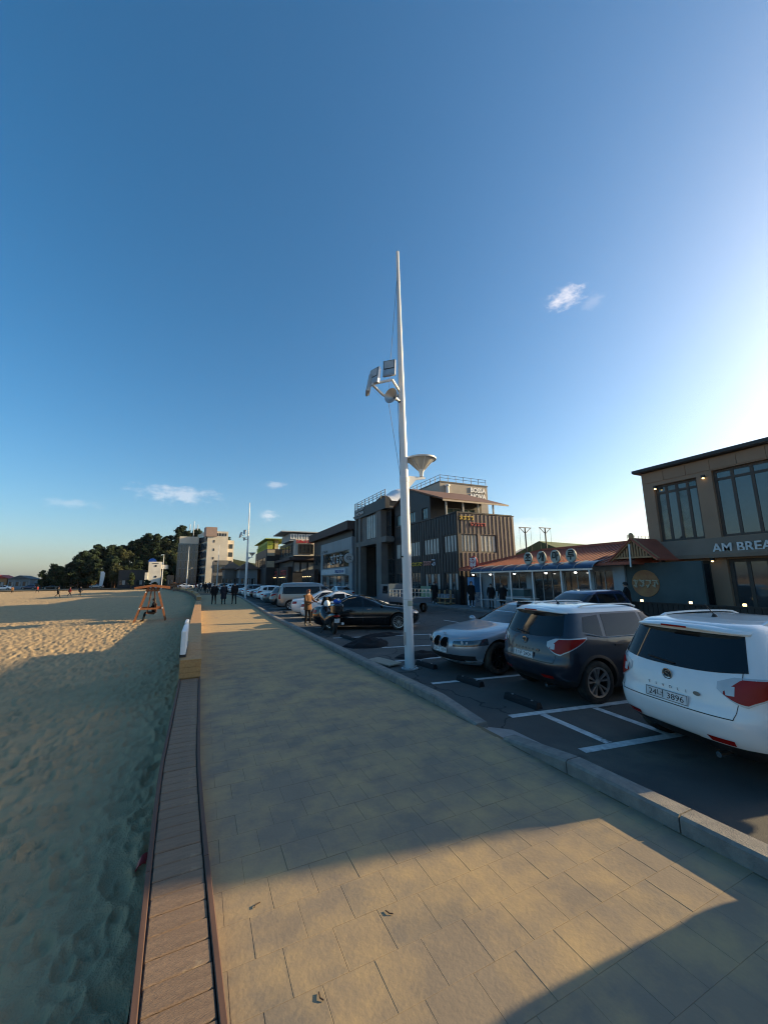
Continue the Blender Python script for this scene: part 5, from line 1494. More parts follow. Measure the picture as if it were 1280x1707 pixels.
bx(t, 'pavilion', mat('pavilion_wall', (.3, .32, .33), .6), 14.5, 20.8, 72.5, 80, 9.152, 10.55); bx(t, 'pavilion_roof', mat('pavilion_roof', (.42, .44, .45), .5), 12.9, 21.3, 71.9, 81, 10.8, 10.98)
for k in range(4): window(t, 'y', 72.35, 14.7+1.5*k, 15.9+1.5*k, 9.5, 10.5, 2, m_blind, (1,), m_white, .05, .1)
# ---- lime topped shop
t = thing('lime_topped_building', 'dark shop building with lime green rooftop pavilion', 'building', (12.6, 82, GZ))
m_lime = mat('lime_panel', (.36, .42, .06), .6)
bx(t, 'wall', m_char, 12.6, 19, 87, 106, GZ, 8.7)
for z in (7.2, 4.7): bx(t, 'end_panel', mat('cream_wall', (.5, .42, .3), .8), 12.7, 14.3, 86.8, 86.998, z, z+1.35)
for k in range(4): window(t, 'x', 12.6, 88.5+4.2*k, 92+4.2*k, 4.6, 7.0, 3, m_bglass, (1,), None, -.07, .12)
bx(t, 'pavilion', m_lime, 12.8, 14.0, 88, 104, 8.702, 10.6); bx(t, 'pavilion_roof', m_lime, 12.2, 17.5, 87, 106, 10.9, 11.05); rail(t, [(12.7, 105), (12.7, 87.2), (18, 87.2)], 8.7, 9.9, m_lime, 1.5, bars=2, r=.05)
bx(t, 'pavilion_side', mat('cream_wall', (.5, .42, .3), .8), 14.6, 15.4, 89, 92, 8.702, 10.88)
# ---- low red brown row in front
for i, (y0, y1, lab) in enumerate([(62, 70.5, 'low dark shop with small bulbs under its front, right of the red lettered ones'), (73, 82, 'low red brown restaurant with scrawled red lettering beneath the coffee house'), (82.5, 95, 'low red brown restaurant with boxed red sign beneath the lime topped shop')]):
    X0 = 14.5 if i else 16.6
    t = thing('low_shop', lab, 'building', (X0, y0, GZ), 0, 'low shop fronts')
    bx(t, 'wall', mat('redbrown_wall', (.075, .042, .032), .8), X0, X0+.65, y0, y1, GZ, 4.4 if i else 3.6)
    window(t, 'x', X0, y0+.6, y1-.6, GZ+.2, 2.3, 6, [m_bglass, m_inside], (1,), None, -.07, .12)
    if i: squiggle(t, 'x', X0-.02, y0+1.5, y1-2, 2.8, 3.9, 5, mat('sign_redl', (.45, .04, .04), .5), 30+i, pr=.06)
    for k in range(5): MB().ellipsoid((X0-.3, y0+1.5+k*1.3, 2.45), (.06, .06, .06), 6, 4).build('bulb', m_lampwarm, t, world=True)
# ---- hip roofed houses
def hip_house(name, lab, x0, x1, y0, y1, zw, zr, mw, mr):
    t = thing(name, lab, 'house', (x0, y0, GZ), 0, 'small hip roofed houses')
    bx(t, 'wall', mw, x0, x1, y0, y1, GZ, zw)
    e = .8; mx = (x0+x1)/2; V = [(x0-e, y0-e, zw), (x1+e, y0-e, zw), (x1+e, y1+e, zw), (x0-e, y1+e, zw), (mx, y0+(y1-y0)*.3, zr), (mx, y0+(y1-y0)*.7, zr)]
    MB().add(V, [(0, 1, 4), (1, 2, 5, 4), (2, 3, 5), (3, 0, 4, 5), (3, 2, 1, 0)]).build('roof', mr, t, world=True)
    for k in range(3): window(t, 'y', y0, x0+.4+(x1-x0-.6)*k/3, x0+.4+(x1-x0-.6)*(k+.75)/3, .6, 2.4, 2, [m_bglass, m_blind], (1,), None, -.07, .1)
    for k in range(3): window(t, 'x', x0, y0+1+3*k, y0+3+3*k, .6, 2.6, 2, [m_bglass, m_blind], (1,), None, -.07, .1)
hip_house('hip_roofed_house', 'house with reddish hipped roof behind the second tall pole', 8.0, 12.0, 96, 106, 4.5, 6.4, m_greyp, mat('rust_roof', (.2, .09, .06), .8))
hip_house('hip_roofed_house', 'house with brown hipped roof left of the second tall pole', 5.2, 8.6, 104, 116, 4.9, 6.9, m_conc, mat('rust_roof2', (.23, .12, .07), .8))
# ---- distant tall blocks
def prism_building(t, name, m, poly, z0, z1):
    return MB().prism(poly, z1-z0, 'z', z0).build(name, m, t, world=True)
m_cream = mat('cream_render', (.66, .60, .5), .85, .2, nscale=.2)
m_bluegl = mat('blue_glass', (.05, .075, .1), .1, .8, col2=(.03, .05, .07), nscale=.4)
t = thing('tall_block', 'seven storey cream block with glazed left flank', 'building', (1.2, 150, GZ))
prism_building(t, 'wall', m_cream, [(1.2, 150), (8.0, 150), (8.0, 164), (-2.2, 164)], GZ, 19.6); prism_building(t, 'stair_tower', mat('pinkish', (.36, .26, .22), .8), [(.6, 149.6), (4.2, 149.6), (4.2, 153), (-.1, 153)], 17.6, 21.0)
for k in range(5): bx(t, 'top_opening', m_frame, 3.0+.95*k if k else 2.2, 3.6+.95*k if k else 2.9, 149.93, 149.998, 17.9, 18.9)
for k in range(4): bx(t, 'stair_window', m_frame, 3.2, 3.6, 149.93, 149.998, 6.5+3*k, 7.4+3*k)
for k in range(6):
    z = 1.5+2.9*k; V = [(1.05, 150.2, z), (-2.25, 163.5, z), (-2.25, 163.5, z+2.3), (1.05, 150.2, z+2.3)]
    for j in range(4):
        a, b = Vector(V[0]).lerp(V[1], j/4+.02), Vector(V[0]).lerp(V[1], (j+1)/4-.02); o = (-.25, -.06, 0)
        solid(([a+Vector(o), b+Vector(o), b+Vector(o)+Vector((0, 0, 2.2)), a+Vector(o)+Vector((0, 0, 2.2))], [(0, 1, 2, 3)]), 'window', m_bluegl, t).location = PR(t, (0, 0, 0))
t2 = thing('rear_wing', 'cream rear wing with windows right of the tall block', 'building', (8, 152, GZ)); bx(t2, 'wall', m_cream, 8.02, 10.2, 152, 162, GZ, 16.6)
for k in range(4): window(t2, 'y', 152, 8.4, 9.8, 4.6+3.0*k, 6.2+3.0*k, 2, m_bglass, (1,), None, -.06, .1)
t = thing('glass_block', 'five storey blue glazed block with cream top and antenna', 'building', (-8, 156, GZ))
bx(t, 'wall', m_bluegl, -8.2, -1.6, 156, 168, GZ, 15.4); bx(t, 'top_storey', m_cream, -7.9, -1.6, 156.3, 168, 15.41, 18.0)
for k in range(5):
    for j in range(4): window(t, 'y', 156, -8.0+1.6*j, -6.6+1.6*j, 1.2+2.85*k, 3.6+2.85*k, 2, [m_bluegl, m_bglass, m_blind], (1,), mat('grey_frame', (.18, .2, .22), .6), -.08, .1)
mb = MB(); mb.tube((-3.6, 158, 18), (-3.6, 158, 24), .12)
for a in (-1, 0, 1): mb.tube((-3.6+1.3*a, 158, 20.6), (-3.6+1.3*a, 158, 22.8), .14)
mb.beam((-5, 158, 21), (-2.2, 158, 21), .1, .1); mb.build('antenna', m_steel, t, world=True)
t = thing('small_shop', 'small grey two storey shop at the foot of the tall cream block', 'building', (3.2, 128, GZ)); bx(t, 'wall', m_conc, 3.2, 7.6, 134, 146, GZ, 8.4)
for k in range(2):
    for j in range(3): window(t, 'y', 134, 3.5+1.35*j, 4.6+1.35*j, 1.2+3.4*k, 3.6+3.4*k, 1, m_bglass, (1,), None, -.06, .1)
# ---- white domed building and neighbours
t = thing('white_domed_building', 'sunlit white cube building with small blue dome below the hill', 'building', (-16.5, 152, GZ))
m_wb = mat('white_render', (.72, .68, .6), .85, .2, nscale=.3)
bx(t, 'wall', m_wb, -16.3, -12.6, 152, 160, GZ, 8.6); bx(t, 'wing', m_wb, -12.59, -10.9, 152.4, 160, 6.2, 7.6); bx(t, 'porch', m_wb, -17.1, -16.31, 151.6, 158, GZ, 5.0)
MB().lathe([(1.25, 0), (1.2, .5), (.9, .95), (.5, 1.2), (0, 1.3)], 16, (-15.6, 155, 8.6)).build('dome', mat('dome_blue', (.03, .12, .42), .5), t, world=True, smooth=True)
for x, z in ((-14.2, 7.2), (-14, 3.6)): MB().lathe([(0, -.06), (.35, -.06), (.35, 0)], 12, (x, 151.99, z), 'y').build('round_window', m_frame, t, world=True)
bx(t, 'parapet_marks', m_frame, -15.2, -13.4, 151.93, 151.998, 8.0, 8.2)
def plain(name, lab, x0, x1, y0, y1, h, m, roof=None, win=True):
    t = thing(name, lab, 'building', (x0, y0, GZ), 0, 'low buildings under the hill')
    bx(t, 'wall', m, x0, x1, y0, y1, GZ, h)
    if roof:
        mx = (y0+y1)/2; MB().prism([(x0-.5, h), (x1+.5, h), ((x0+x1)/2, h+roof[0])], y1-y0+1, 'y', y0-.5).build('roof', roof[1], t, world=True)
    if win:
        n = max(2, int((x1-x0)/2.2))
        for k in range(n): window(t, 'y', y0, x0+.3+(x1-x0-.4)*k/n, x0+.3+(x1-x0-.4)*(k+.75)/n, .9, min(h-.5, 2.6), 2, [m_bglass, m_blind], (1,), None, -.07, .1)
    return t
plain('orange_house', 'orange and cream house with red roof at the far left', -76, -70.2, 205, 214, 4.0, mat('orange_wall', (.42, .22, .1), .8), (1.4, mat('red_tiles', (.3, .05, .045), .7)))
plain('grey_house', 'grey house with shallow gable roof second from the left edge', -69.5, -62.6, 204, 214, 3.6, m_greyp, (1.5, mat('slate_roof', (.1, .11, .12), .7)))
t = plain('arched_hall', 'low hall with arched roof left of the wooded hill', -61.5, -53.5, 205, 216, 1.9, m_char)
mb = MB(); mb.prism([(-61.6+4.05-4.05*cos(pi*i/14), 1.9+1.9*sin(pi*i/14)) for i in range(15)], 11, 'y', 205); mb.build('arched_roof', m_greyp, t, world=True, smooth=40)
plain('dark_shop', 'dark shop with white upper panels left of the white domed building', -25.5, -17.6, 158, 168, 6.0, m_char)
plain('low_hall', 'long low tan building behind the beach below the hill', -47.5, -37.5, 190, 198, 2.4, mat('tan_wall', (.3, .2, .12), .8), (1.0, mat('slate_roof', (.1, .11, .12), .7)))
t = plain('billboard_tower', 'slim beige tower block in front of the wooded hill', -46.5, -43.6, 186, 190, 7.6, mat('beige_wall', (.45, .42, .36), .8), None, False)
for k in range(3): window(t, 'y', 186, -46.2, -43.9, .8+2.4*k, 2.4+2.4*k, 3, [m_bglass, m_blind], (1,), None, -.06, .1)
plain('dark_row', 'dark row of shops between the white domed building and glass block', -10.5, -8.6, 150, 158, 4.0, m_char)
t = thing('kiosk', 'small orange kiosk at the far end of the sand', 'kiosk', (-6.5, 118, -.3)); bx(t, 'wall', mat('kiosk_orange', (.3, .12, .05), .7), -7.3, -5.9, 118, 119.4, -.4, 1.2); MB().prism([(-7.6, 1.2), (-5.6, 1.2), (-6.6, 1.75)], 1.9, 'y', 117.8).build('roof', mat('kiosk_orange', (.3, .12, .05), .7), t, world=True)
window(t, 'y', 118, -7.1, -6.1, .3, 1.0, 2, m_bglass, (1,), None, -.05, .06)
# ---- things behind the red roof
t = thing('green_roofed_house', 'house with olive green sloping roof and roof terrace behind the red roof', 'house', (34, 25, GZ))
bx(t, 'wall', m_conc, 32, 44, 25.6, 34, GZ, 3.9)
mb = MB(); V = [(31.5, 25, 3.9), (44.5, 25, 3.7), (44.5, 30, 5.4), (32.4, 30, 5.7), (44.5, 34.5, 3.9), (31.5, 34.5, 3.9)]
mb.add(V, [(0, 1, 2, 3), (3, 2, 4, 5), (0, 3, 5), (1, 4, 2), (0, 5, 4, 1)]).build('roof', mat('olive_roof', (.12, .15, .06), .8, nscale=.8), t, world=True)
bx(t, 'terrace_slab', m_greyp, 38, 47, 24.0, 25.4, 4.3, 4.6); rail(t, [(38.2, 24.2), (46.8, 24.2)], 4.6, 5.9, m_steel, .55, bars=2, r=.03)
for x in (41.8, 43.2, 45.2): MB().lathe([(.3, 4.6), (.42, 4.8), (.4, 5.2), (.2, 5.3), (0, 5.32)], 10, (x, 24.8, 0)).build('urn', m_dark, t, world=True)
for i, (x, y) in enumerate(((29.0, 28.5), (31.2, 28.0))):
    t = thing('utility_frame', ['left of two steel line posts with crossarm beside the charcoal building', 'right of two steel line posts with crossarm beside the charcoal building'][i], 'utility pole', (x, y, GZ), 0, 'steel line posts')
    mb = MB(); mb.tube((0, 0, 0), (0, 0, 7.0), .07); mb.build('post', m_dark, t)
    mb = MB(); mb.beam((-.8, 0, 7.0), (.8, 0, 7.0), .07, .07); mb.beam((-.75, 0, 7.0), (0, 0, 6.4), .05, .05); mb.beam((.75, 0, 7), (0, 0, 6.4), .05, .05); mb.build('crossarm', m_dark, t)
    mb = MB(); [mb.tube((a, 0, 0), (a, 0, 6.97), .014, n=5) for a in (-.75, .75)]; mb.build('stay_wire', m_wire, t)
# yellow-green menu sign and wooden rack at the dark building
t = thing('menu_sign', 'yellow green banner sign standing before the charcoal building', 'sign', (17.3, 28, GZ)); bx(t, 'panel', mat('banner_lime', (.22, .30, .12), .6, col2=(.12, .2, .2), nscale=1.2), 17.3, 17.36, 27.3, 29.4, .35, 1.25)
for y in (27.35, 29.35): bx(t, 'leg', m_dark, 17.3, 17.35, y-.03, y+.03, GZ, .348)
t = thing('wooden_rack', 'orange wooden rack with wares beside the charcoal building corner', 'rack', (17.2, 25.5, GZ))
for z in (.0, .35): bx(t, 'shelf', m_gold, 16.9, 17.5, 24.7, 26.3, z, z+.06)
for y in (24.75, 25.5, 26.25): bx(t, 'upright', m_gold, 17.1, 17.2, y-.05, y+.05, GZ, 1.0)
for k in range(4): bx(t, 'crate', mat('crate_grey', (.25, .27, .3), .7, col2=(.12, .13, .16), nscale=5), 16.95, 17.45, 24.75+.38*k, 25.05+.38*k, .415, .70)
# ------------------------------------------------------------------ people
m_skin = mat('skin', (.42, .26, .19), .6, .3)
m_hair = mat('hair', (.018, .014, .012), .6, .4)
def cloth(n, c): return mat('cloth_'+n, c, .9, .2, col2=tuple(k*.75 for k in c), nscale=6, bump=.3, bscale=25)
C_BLACK = cloth('black', (.014, .014, .016)); C_NAVY = cloth('navy', (.018, .022, .035)); C_BROWN = cloth('brown', (.16, .085, .045)); C_JEAN = cloth('jean', (.04, .055, .085)); C_GREY = cloth('grey', (.09, .09, .095)); C_BEIGE = cloth('beige', (.35, .3, .23)); C_RED = cloth('red', (.2, .03, .03)); C_SHOE = cloth('shoe', (.02, .02, .02)); C_WSHOE = cloth('wshoe', (.5, .5, .5))
def person_mesh(pose):
    """one continuous skinned figure, 1.72 m, facing +X; returns body mesh (slots skin, top, trousers, shoes) and head centre"""
    J = {}; E_ = []
    def j(n, p, r, par=None, m=1):
        J[n] = (Vector(p), r, m)
        if par: E_.append((par, n))
    hz = .92; lean = 0
    sit = pose == 'sit'
    if sit: hz = .52
    j('pelvis', (0, 0, hz), (.15, .16), None, 2)
    j('waist', (.0, 0, hz+.16), (.135, .155), 'pelvis', 1)
    j('chest', (.01 if not sit else .02, 0, hz+.36), (.14, .19), 'waist', 1)
    j('neckb', (.01, 0, hz+.53), (.075, .09), 'chest', 1)
    j('neck', (.02, 0, hz+.60), (.055, .055), 'neckb', 0)
    j('head', (.035, 0, hz+.68), (.085, .075), 'neck', 0)
    j('crown', (.025, 0, hz+.775), (.075, .065), 'head', 0)
    j('nose', (.125, 0, hz+.675), (.018, .016), 'head', 0)
    st = {'stand': (.02, -.02), 'walk': (.26, -.26), 'sit': (0, 0), 'lean': (.05, -.05)}[pose]
    for sd, nm in ((1, 'l'), (-1, 'r')):
        f = st[0] if sd > 0 else st[1]
        j('hip'+nm, (0, sd*.095, hz-.06), (.10, .095), 'pelvis', 2)
        if sit:
            j('knee'+nm, (.44, sd*.13, hz+.0), (.065, .065), 'hip'+nm, 2); j('ankle'+nm, (.50, sd*.13, .10), (.042, .042), 'knee'+nm, 2)
            j('heel'+nm, (.50, sd*.13, .045), (.04, .04), 'ankle'+nm, 3); j('toe'+nm, (.66, sd*.15, .035), (.035, .045), 'heel'+nm, 3)
        else:
            kn = max(0, -f)*.5
            j('knee'+nm, (f*.55+.02+max(0, -f)*.25, sd*.10, .50), (.068, .066), 'hip'+nm, 2)
            az = .10+(.12 if f < -.1 else 0)
            j('ankle'+nm, (f*1.15-(.04 if f < -.1 else 0), sd*.10, az), (.043, .043), 'knee'+nm, 2)
            j('heel'+nm, (f*1.15-(.05 if f < -.1 else 0), sd*.10, az-.055), (.042, .042), 'ankle'+nm, 3)
            j('toe'+nm, (f*1.15+.15, sd*.12, .035), (.034, .046), 'heel'+nm, 3)
        fa = -f*.9
        j('sh'+nm, (.0, sd*.19, hz+.48), (.075, .075), 'neckb', 1)
        if pose == 'lean' or (sit):
            el = (.14, sd*.27, hz+.22); wr = (.36, sd*.2, hz+.2)
        else:
            el = (fa*.35-.04, sd*.26, hz+.20); wr = (fa*.85+.06, sd*.25, hz-.03)
        j('el'+nm, el, (.055, .055), 'sh'+nm, 1); j('wr'+nm, wr, (.038, .04), 'el'+nm, 1)
        d = (Vector(wr)-Vector(el)).normalized()
        pa = Vector(wr)+d*.07; j('palm'+nm, pa, (.028, .036), 'wr'+nm, 0)
        side = Vector((1, 0, 0)) if abs(d.x) < .7 else Vector((0, 0, 1))
        for k, o in enumerate((-.027, -.009, .009, .027)):
            b = pa+d*(.05)+side*o; tip = b+d*(.045-.008*abs(k-1.3))+Vector((.0, -sd*.015, 0))
            j('f%d%s' % (k, nm), b, (.010, .010), 'palm'+nm, 0); j('g%d%s' % (k, nm), tip, (.008, .008), 'f%d%s' % (k, nm), 0)
        j('th'+nm, pa+side*.045+d*.01, (.011, .011), 'palm'+nm, 0); j('tt'+nm, pa+side*.06+d*.045, (.009, .009), 'th'+nm, 0)
    names_ = list(J); ix = {n: i for i, n in enumerate(names_)}
    me = bpy.data.meshes.new('person'); me.from_pydata([J[n][0] for n in names_], [(ix[a], ix[b]) for a, b in E_], [])
    o = bpy.data.objects.new('tmp', me); COL.objects.link(o)
    sk = o.modifiers.new('s', 'SKIN'); sk.use_smooth_shade = True
    for i, n in enumerate(names_):
        me.skin_vertices[0].data[i].radius = J[n][1]
        me.skin_vertices[0].data[i].use_root = (n == 'pelvis')
    sb = o.modifiers.new('u', 'SUBSURF'); sb.levels = 1; sb.render_levels = 1
    bpy.context.view_layer.update()
    res = bpy.data.meshes.new_from_object(o.evaluated_get(bpy.context.evaluated_depsgraph_get()))
    bpy.data.objects.remove(o)
    for m in (m_skin, C_BLACK, C_BLACK, C_SHOE): res.materials.append(m)
    segs = [(J[a][0], J[b][0], J[b][2]) for a, b in E_]
    mi = []
    for p in res.polygons:
        c = p.center; best = 1e9; m_ = 1
        for a, b, m in segs:
            d = b-a; t_ = max(0, min(1, (c-a).dot(d)/max(1e-9, d.length_squared))); q = (a+d*t_-c).length
            if q < best: best = q; m_ = m
        mi.append(m_)
    res.polygons.foreach_set('material_index', mi); res.polygons.foreach_set('use_smooth', [True]*len(res.polygons))
    return res, J['head'][0]
PM = {k: person_mesh(k) for k in ('stand', 'walk', 'sit', 'lean')}
hair_m = {}
def hair_mesh(long_):
    mb = MB(); n = 14
    prof = [(0, .118), (.05, .108), (.085, .075), (.1, .02), (.098, -.03)]
    V = []; F = []
    for k, (r, h) in enumerate(prof):
        for i in range(n):
            a = 2*pi*i/n; cut = 0
            hh = h
            if k >= 3: hh = h+(.055 if cos(a) > .35 else (-.02 if not long_ else -.13*max(0, -cos(a)+.3)))
            V.append((r*1.04*cos(a)-.012, r*.92*sin(a), hh))
    for k in range(len(prof)-1):
        for i in range(n): q = (i+1) % n; F.append((k*n+i, k*n+q, k*n+n+q, k*n+n+i))
    return MB().add(V, F).mesh('hair', m_hair, 60)
HM = {False: hair_mesh(False), True: hair_mesh(True)}
def coat_mesh(hz, L):
    mb = MB(); pr = []
    V = []; F = []; n = 18
    for k, (z, rx, ry) in enumerate([(hz+.50, .085, .13), (hz+.45, .125, .205), (hz+.34, .15, .215), (hz+.1, .155, .2), (hz-.05, .165, .205), (hz-L, .185, .215), (hz-L-.005, .175, .205)]):
        for i in range(n): a = 2*pi*i/n; w = 1+.04*sin(3*a+k); V.append((rx*w*cos(a), ry*w*sin(a), z))
    for k in range(6):
        for i in range(n): q = (i+1) % n; F.append((k*n+i, k*n+q, k*n+n+q, k*n+n+i))
    return MB().add(V, F).mesh('jacket', C_BLACK, 60)
CM = {'short': coat_mesh(.92, .16), 'long': coat_mesh(.92, .45)}
def person(label, pose, loc, face, top, bottom, shoes=C_SHOE, h=1.72, long_hair=False, coat=None, hairm=None, group=None):
    t = thing('person', label, 'person', loc, face, group)
    me, hc = PM[pose]
    b = link('body', me, t, mats=[m_skin, top, bottom, shoes])
    hh = link('hair', HM[long_hair], t, (hc.x-.005, hc.y, hc.z+.02), mats=[hairm or m_hair])
    if coat and pose != 'sit': link('jacket', CM[coat], t, mats=[top])
    s = h/1.72; t.scale = (s, s, s)
    return t
N90 = R_(90)
G1 = 'three walkers on the promenade'
person('left of three people in black walking away along the promenade', 'walk', (1.05, 35.1, 0), R_(93), C_BLACK, C_BLACK, coat='short', group=G1)
person('middle of three people in black walking away along the promenade', 'walk', (1.75, 34.6, 0), R_(88), C_NAVY, C_BLACK, coat='long', group=G1, h=1.7)
person('right and bulkiest of three people in black walking away', 'walk', (2.55, 34.4, 0), R_(92), C_BLACK, C_BLACK, coat='short', group=G1, h=1.76)
G2 = 'distant walkers on the promenade'
for i, (x, y) in enumerate(((.7, 68.5), (1.25, 68.0), (-.2, 80), (.4, 90), (-1.0, 101))):
    person(['left of the pair walking beyond the three people in black', 'right of the pair walking beyond the three people in black', 'walker alone beyond the dark pair on the promenade', 'far walker among the parked cars at the promenade end', 'farthest walker at the bend of the promenade'][i], 'walk', (x, y, 0), R_(90+15*i), (C_BLACK, C_NAVY, C_GREY, C_BLACK, C_RED)[i], C_BLACK, coat='short' if i % 2 else 'long', group=G2)
person('person in a brown jacket bending beside the black saloon', 'lean', (4.62, 18.3, GZ), R_(-60), C_BROWN, C_BLACK, shoes=C_BEIGE, coat='short', hairm=mat('hair_auburn', (.16, .05, .025), .6), long_hair=True, h=1.66)
person('woman in black with pale shoes walking before the lime banner', 'walk', (16.9, 26.6, GZ+.11), R_(-120), C_BLACK, C_BLACK, shoes=C_WSHOE, coat='long', long_hair=True)
G3 = 'people waiting at the restaurant'
person('person in a long black padded coat at the left end of the restaurant', 'stand', (16.9, 21.9, GZ+.11), R_(-100), C_BLACK, C_BLACK, shoes=C_WSHOE, coat='long', group=G3, h=1.76)
person('person in a dark coat seated behind the pale table', 'stand', (17.3, 20.35, GZ+.11), R_(-140), C_BLACK, C_GREY, coat='short', group=G3, h=1.6)
person('long haired person in black at the right of the pale table', 'stand', (17.3, 19.3, GZ+.11), R_(-150), C_BLACK, C_BLACK, coat='long', long_hair=True, group=G3, h=1.62)
person('person in dark clothes leaning by the mural between restaurant and cafe', 'lean', (17.3, 11.3, GZ+.11), R_(120), C_BLACK, C_BLACK, coat='short')
G4 = 'people on the beach'
for i, (x, y, c) in enumerate(((-21.9, 84, C_BLACK), (-22.0, 91, C_RED), (-20.2, 90, C_NAVY), (-47.5, 130, C_BLACK), (-42.5, 128, C_BROWN), (-38.5, 131, C_RED))):
    person(['tallest dark walker on the sand left of the swing', 'walker in a red top on the sand behind the dark one', 'walker in navy on the sand nearest the swing', 'dark walker at the far left edge of the beach', 'brown clad walker second from the left edge of the beach', 'red clad walker third from the left edge of the beach'][i], 'walk', (x, y, float(sand_height(np.array(x), np.array(y)))), R_(30*i), c, C_BLACK, coat='short', group=G4)

# ------------------------------------------------------------------ swing seats on the sand
m_oak = mat('swing_timber', (.24, .09, .035), .6, .35, col2=(.18, .065, .025), nscale=4, stretch=(5, 5, 1))
def swing(loc, rot, label, people=True):
    t = thing('swing_seat', label, 'swing', loc, rot, 'timber swing seats')
    for y in (-.62, .62):
        for sx in (-1, 1): MB().beam((sx*.80, y, 0), (sx*.24, y, 1.95), .09, .12, (0, 1, 0)).build('leg', m_oak, t)
        MB().beam((-.62, y, .74), (.62, y, .74), .07, .10).build('side_rail', m_oak, t)
        MB().beam((-.34, y, 1.78), (.34, y, 1.78), .08, .09).build('top_tie', m_oak, t)
        for sx in (-1, 1): MB().lathe([(0, -.01), (.035, -.01), (.035, .0)], 8, (sx*.33, y-.07, 1.7), 'y').build('bolt_cover', m_white, t); MB().lathe([(0, -.01), (.035, -.01), (.035, .0)], 8, (sx*.58, y-.07, .76), 'y').build('bolt_cover', m_white, t)
    MB().beam((0, -.75, 1.93), (0, .75, 1.93), .12, .12).build('ridge_beam', m_oak, t)
    for sx in (-1, 1):
        for k in range(4):
            a = .03+k*.215; b = a+.21
            V = [(sx*a, -.85, 2.12-.16*a), (sx*b, -.85, 2.12-.16*b), (sx*b, .85, 2.12-.16*b), (sx*a, .85, 2.12-.16*a)]
            V += [(x, y, z-.045) for x, y, z in V]
            MB().add(V, [(0, 1, 2, 3), (7, 6, 5, 4), (0, 4, 5, 1), (1, 5, 6, 2), (2, 6, 7, 3), (3, 7, 4, 0)]).build('roof_board', m_oak, t)
    for y in (-.86, .86):
        for sx in (-1, 1): MB().beam((0, y, 2.07), (sx*.9, y, 1.93), .03, .13).build('bargeboard', m_oak, t)
    for sx in (-1, 1): MB().beam((sx*.89, -.86, 1.93), (sx*.89, .86, 1.93), .03, .12).build('eave_board', m_oak, t)
    for k in range(4): MB().box(-.25+.0, .25, -.5+.26*k, -.27+.26*k, .46, .49).build('seat_slat', m_oak, t)
    for k in range(4): MB().box(.24, .275, -.5+.26*k, -.27+.26*k, .5, 1.0).build('back_slat', m_oak, t)
    for y in (-.53, .53):
        for x in (-.2, .25): MB().beam((x, y, .46), (x*.3, y, 1.9), .04, .04).build('hanger', m_oak, t)
    return t
z = float(sand_height(np.array(-2.6), np.array(27.4)))
swing((-2.6, 27.4, z-.02), R_(4), 'timber swing seat with gabled roof on the sand, nearest the promenade')
person('person in black sitting in the near swing, facing left', 'sit', (-2.45, 27.3, z-.03), R_(180), C_BLACK, C_BLACK, coat=None, long_hair=True)
swing((-5.0, 104, -.55), R_(10), 'far timber swing seat beside the orange kiosk')
# white feather banner and power pylon
t = thing('feather_banner', 'tall white curved feather banner beyond the beach', 'banner', (-32.5, 168, GZ)); MB().tube((0, 0, 0), (.0, 0, 6), .05).build('pole', m_steel, t)
MB().prism([(0, .8), (.9, .8), (1.25, 3.5), (1.3, 5.4), (.8, 6.0), (.1, 5.9)], .04, 'y', -.02).build('flag', m_white, t)
t = thing('lighting_tower', 'small lattice lighting tower on the far left skyline', 'lighting tower', (-55.8, 215, GZ)); mb = MB(); mb.tube((0, 0, 0), (0, 0, 7.5), .15); mb.beam((-1.2, 0, 6.4), (1.2, 0, 6.4), .2, .2); mb.beam((-1.4, 0, 7.5), (.6, 0, 7.5), .2, .3); mb.build('mast', m_dark, t)

# ------------------------------------------------------------------ scooter
t = thing('motor_scooter', 'black touring scooter with blue and white helmet parked by the kerb', 'scooter', (4.80, 14.9, GZ), R_(88))
t.scale = (1.06, 1.06, 1.06)
m_bk = paint('scooter', (.012, .012, .014), .1, .25)
for x in (0.0, 1.45):
    o = MB().lathe([(.17, -.05), (.26, -.065), (.29, -.03), (.295, 0), (.29, .03), (.26, .065), (.17, .05)], 24, axis='y').build('wheel', m_tyre, t, smooth=True); o.location = (x, 0, .295)
    MB().lathe([(.18, .03), (.16, .03), (.05, .05), (0, .05)], 18, axis='y').build('rim', m_alloyd, o)
def loft(secs, name, m, parent):
    V = []; F = []; n = 14
    for (x, z, hw, hh) in secs:
        for i in range(n): a = 2*pi*i/n; V.append((x, hw*cos(a)*(1 if abs(cos(a)) < .8 else .95), z+hh*sin(a)))
    for k in range(len(secs)-1):
        for i in range(n): q = (i+1) % n; F.append((k*n+i, k*n+q, k*n+n+q, k*n+n+i))
    F += [tuple(range(n)), tuple(range(len(V)-1, len(V)-n-1, -1))]
    return MB().add(V, F).build(name, m, parent, smooth=50)
loft([(-.38, .72, .06, .05), (-.25, .68, .17, .13), (.1, .60, .2, .18), (.45, .52, .2, .2), (.75, .42, .19, .16), (.95, .40, .16, .12)], 'rear_body', m_bk, t)
loft([(.85, .38, .12, .12), (1.05, .55, .24, .28), (1.25, .66, .26, .34), (1.45, .72, .2, .26), (1.58, .70, .08, .12)], 'front_fairing', m_bk, t)
loft([(-.32, .80, .12, .04), (-.1, .82, .17, .06), (.25, .80, .17, .05), (.4, .74, .14, .05), (.75, .72, .12, .05)], 'seat', mat('seat_vinyl', (.02, .02, .02), .6), t)
MB().bbox(-.62, -.22, -.2, .2, .82, 1.12, .06).build('top_box', m_bk, t)
solid(([(1.2, -.2, .98), (1.2, .2, .98), (.98, .16, 1.32), (.98, -.16, 1.32)], [(0, 1, 2, 3)]), 'windscreen', m_glass, t)
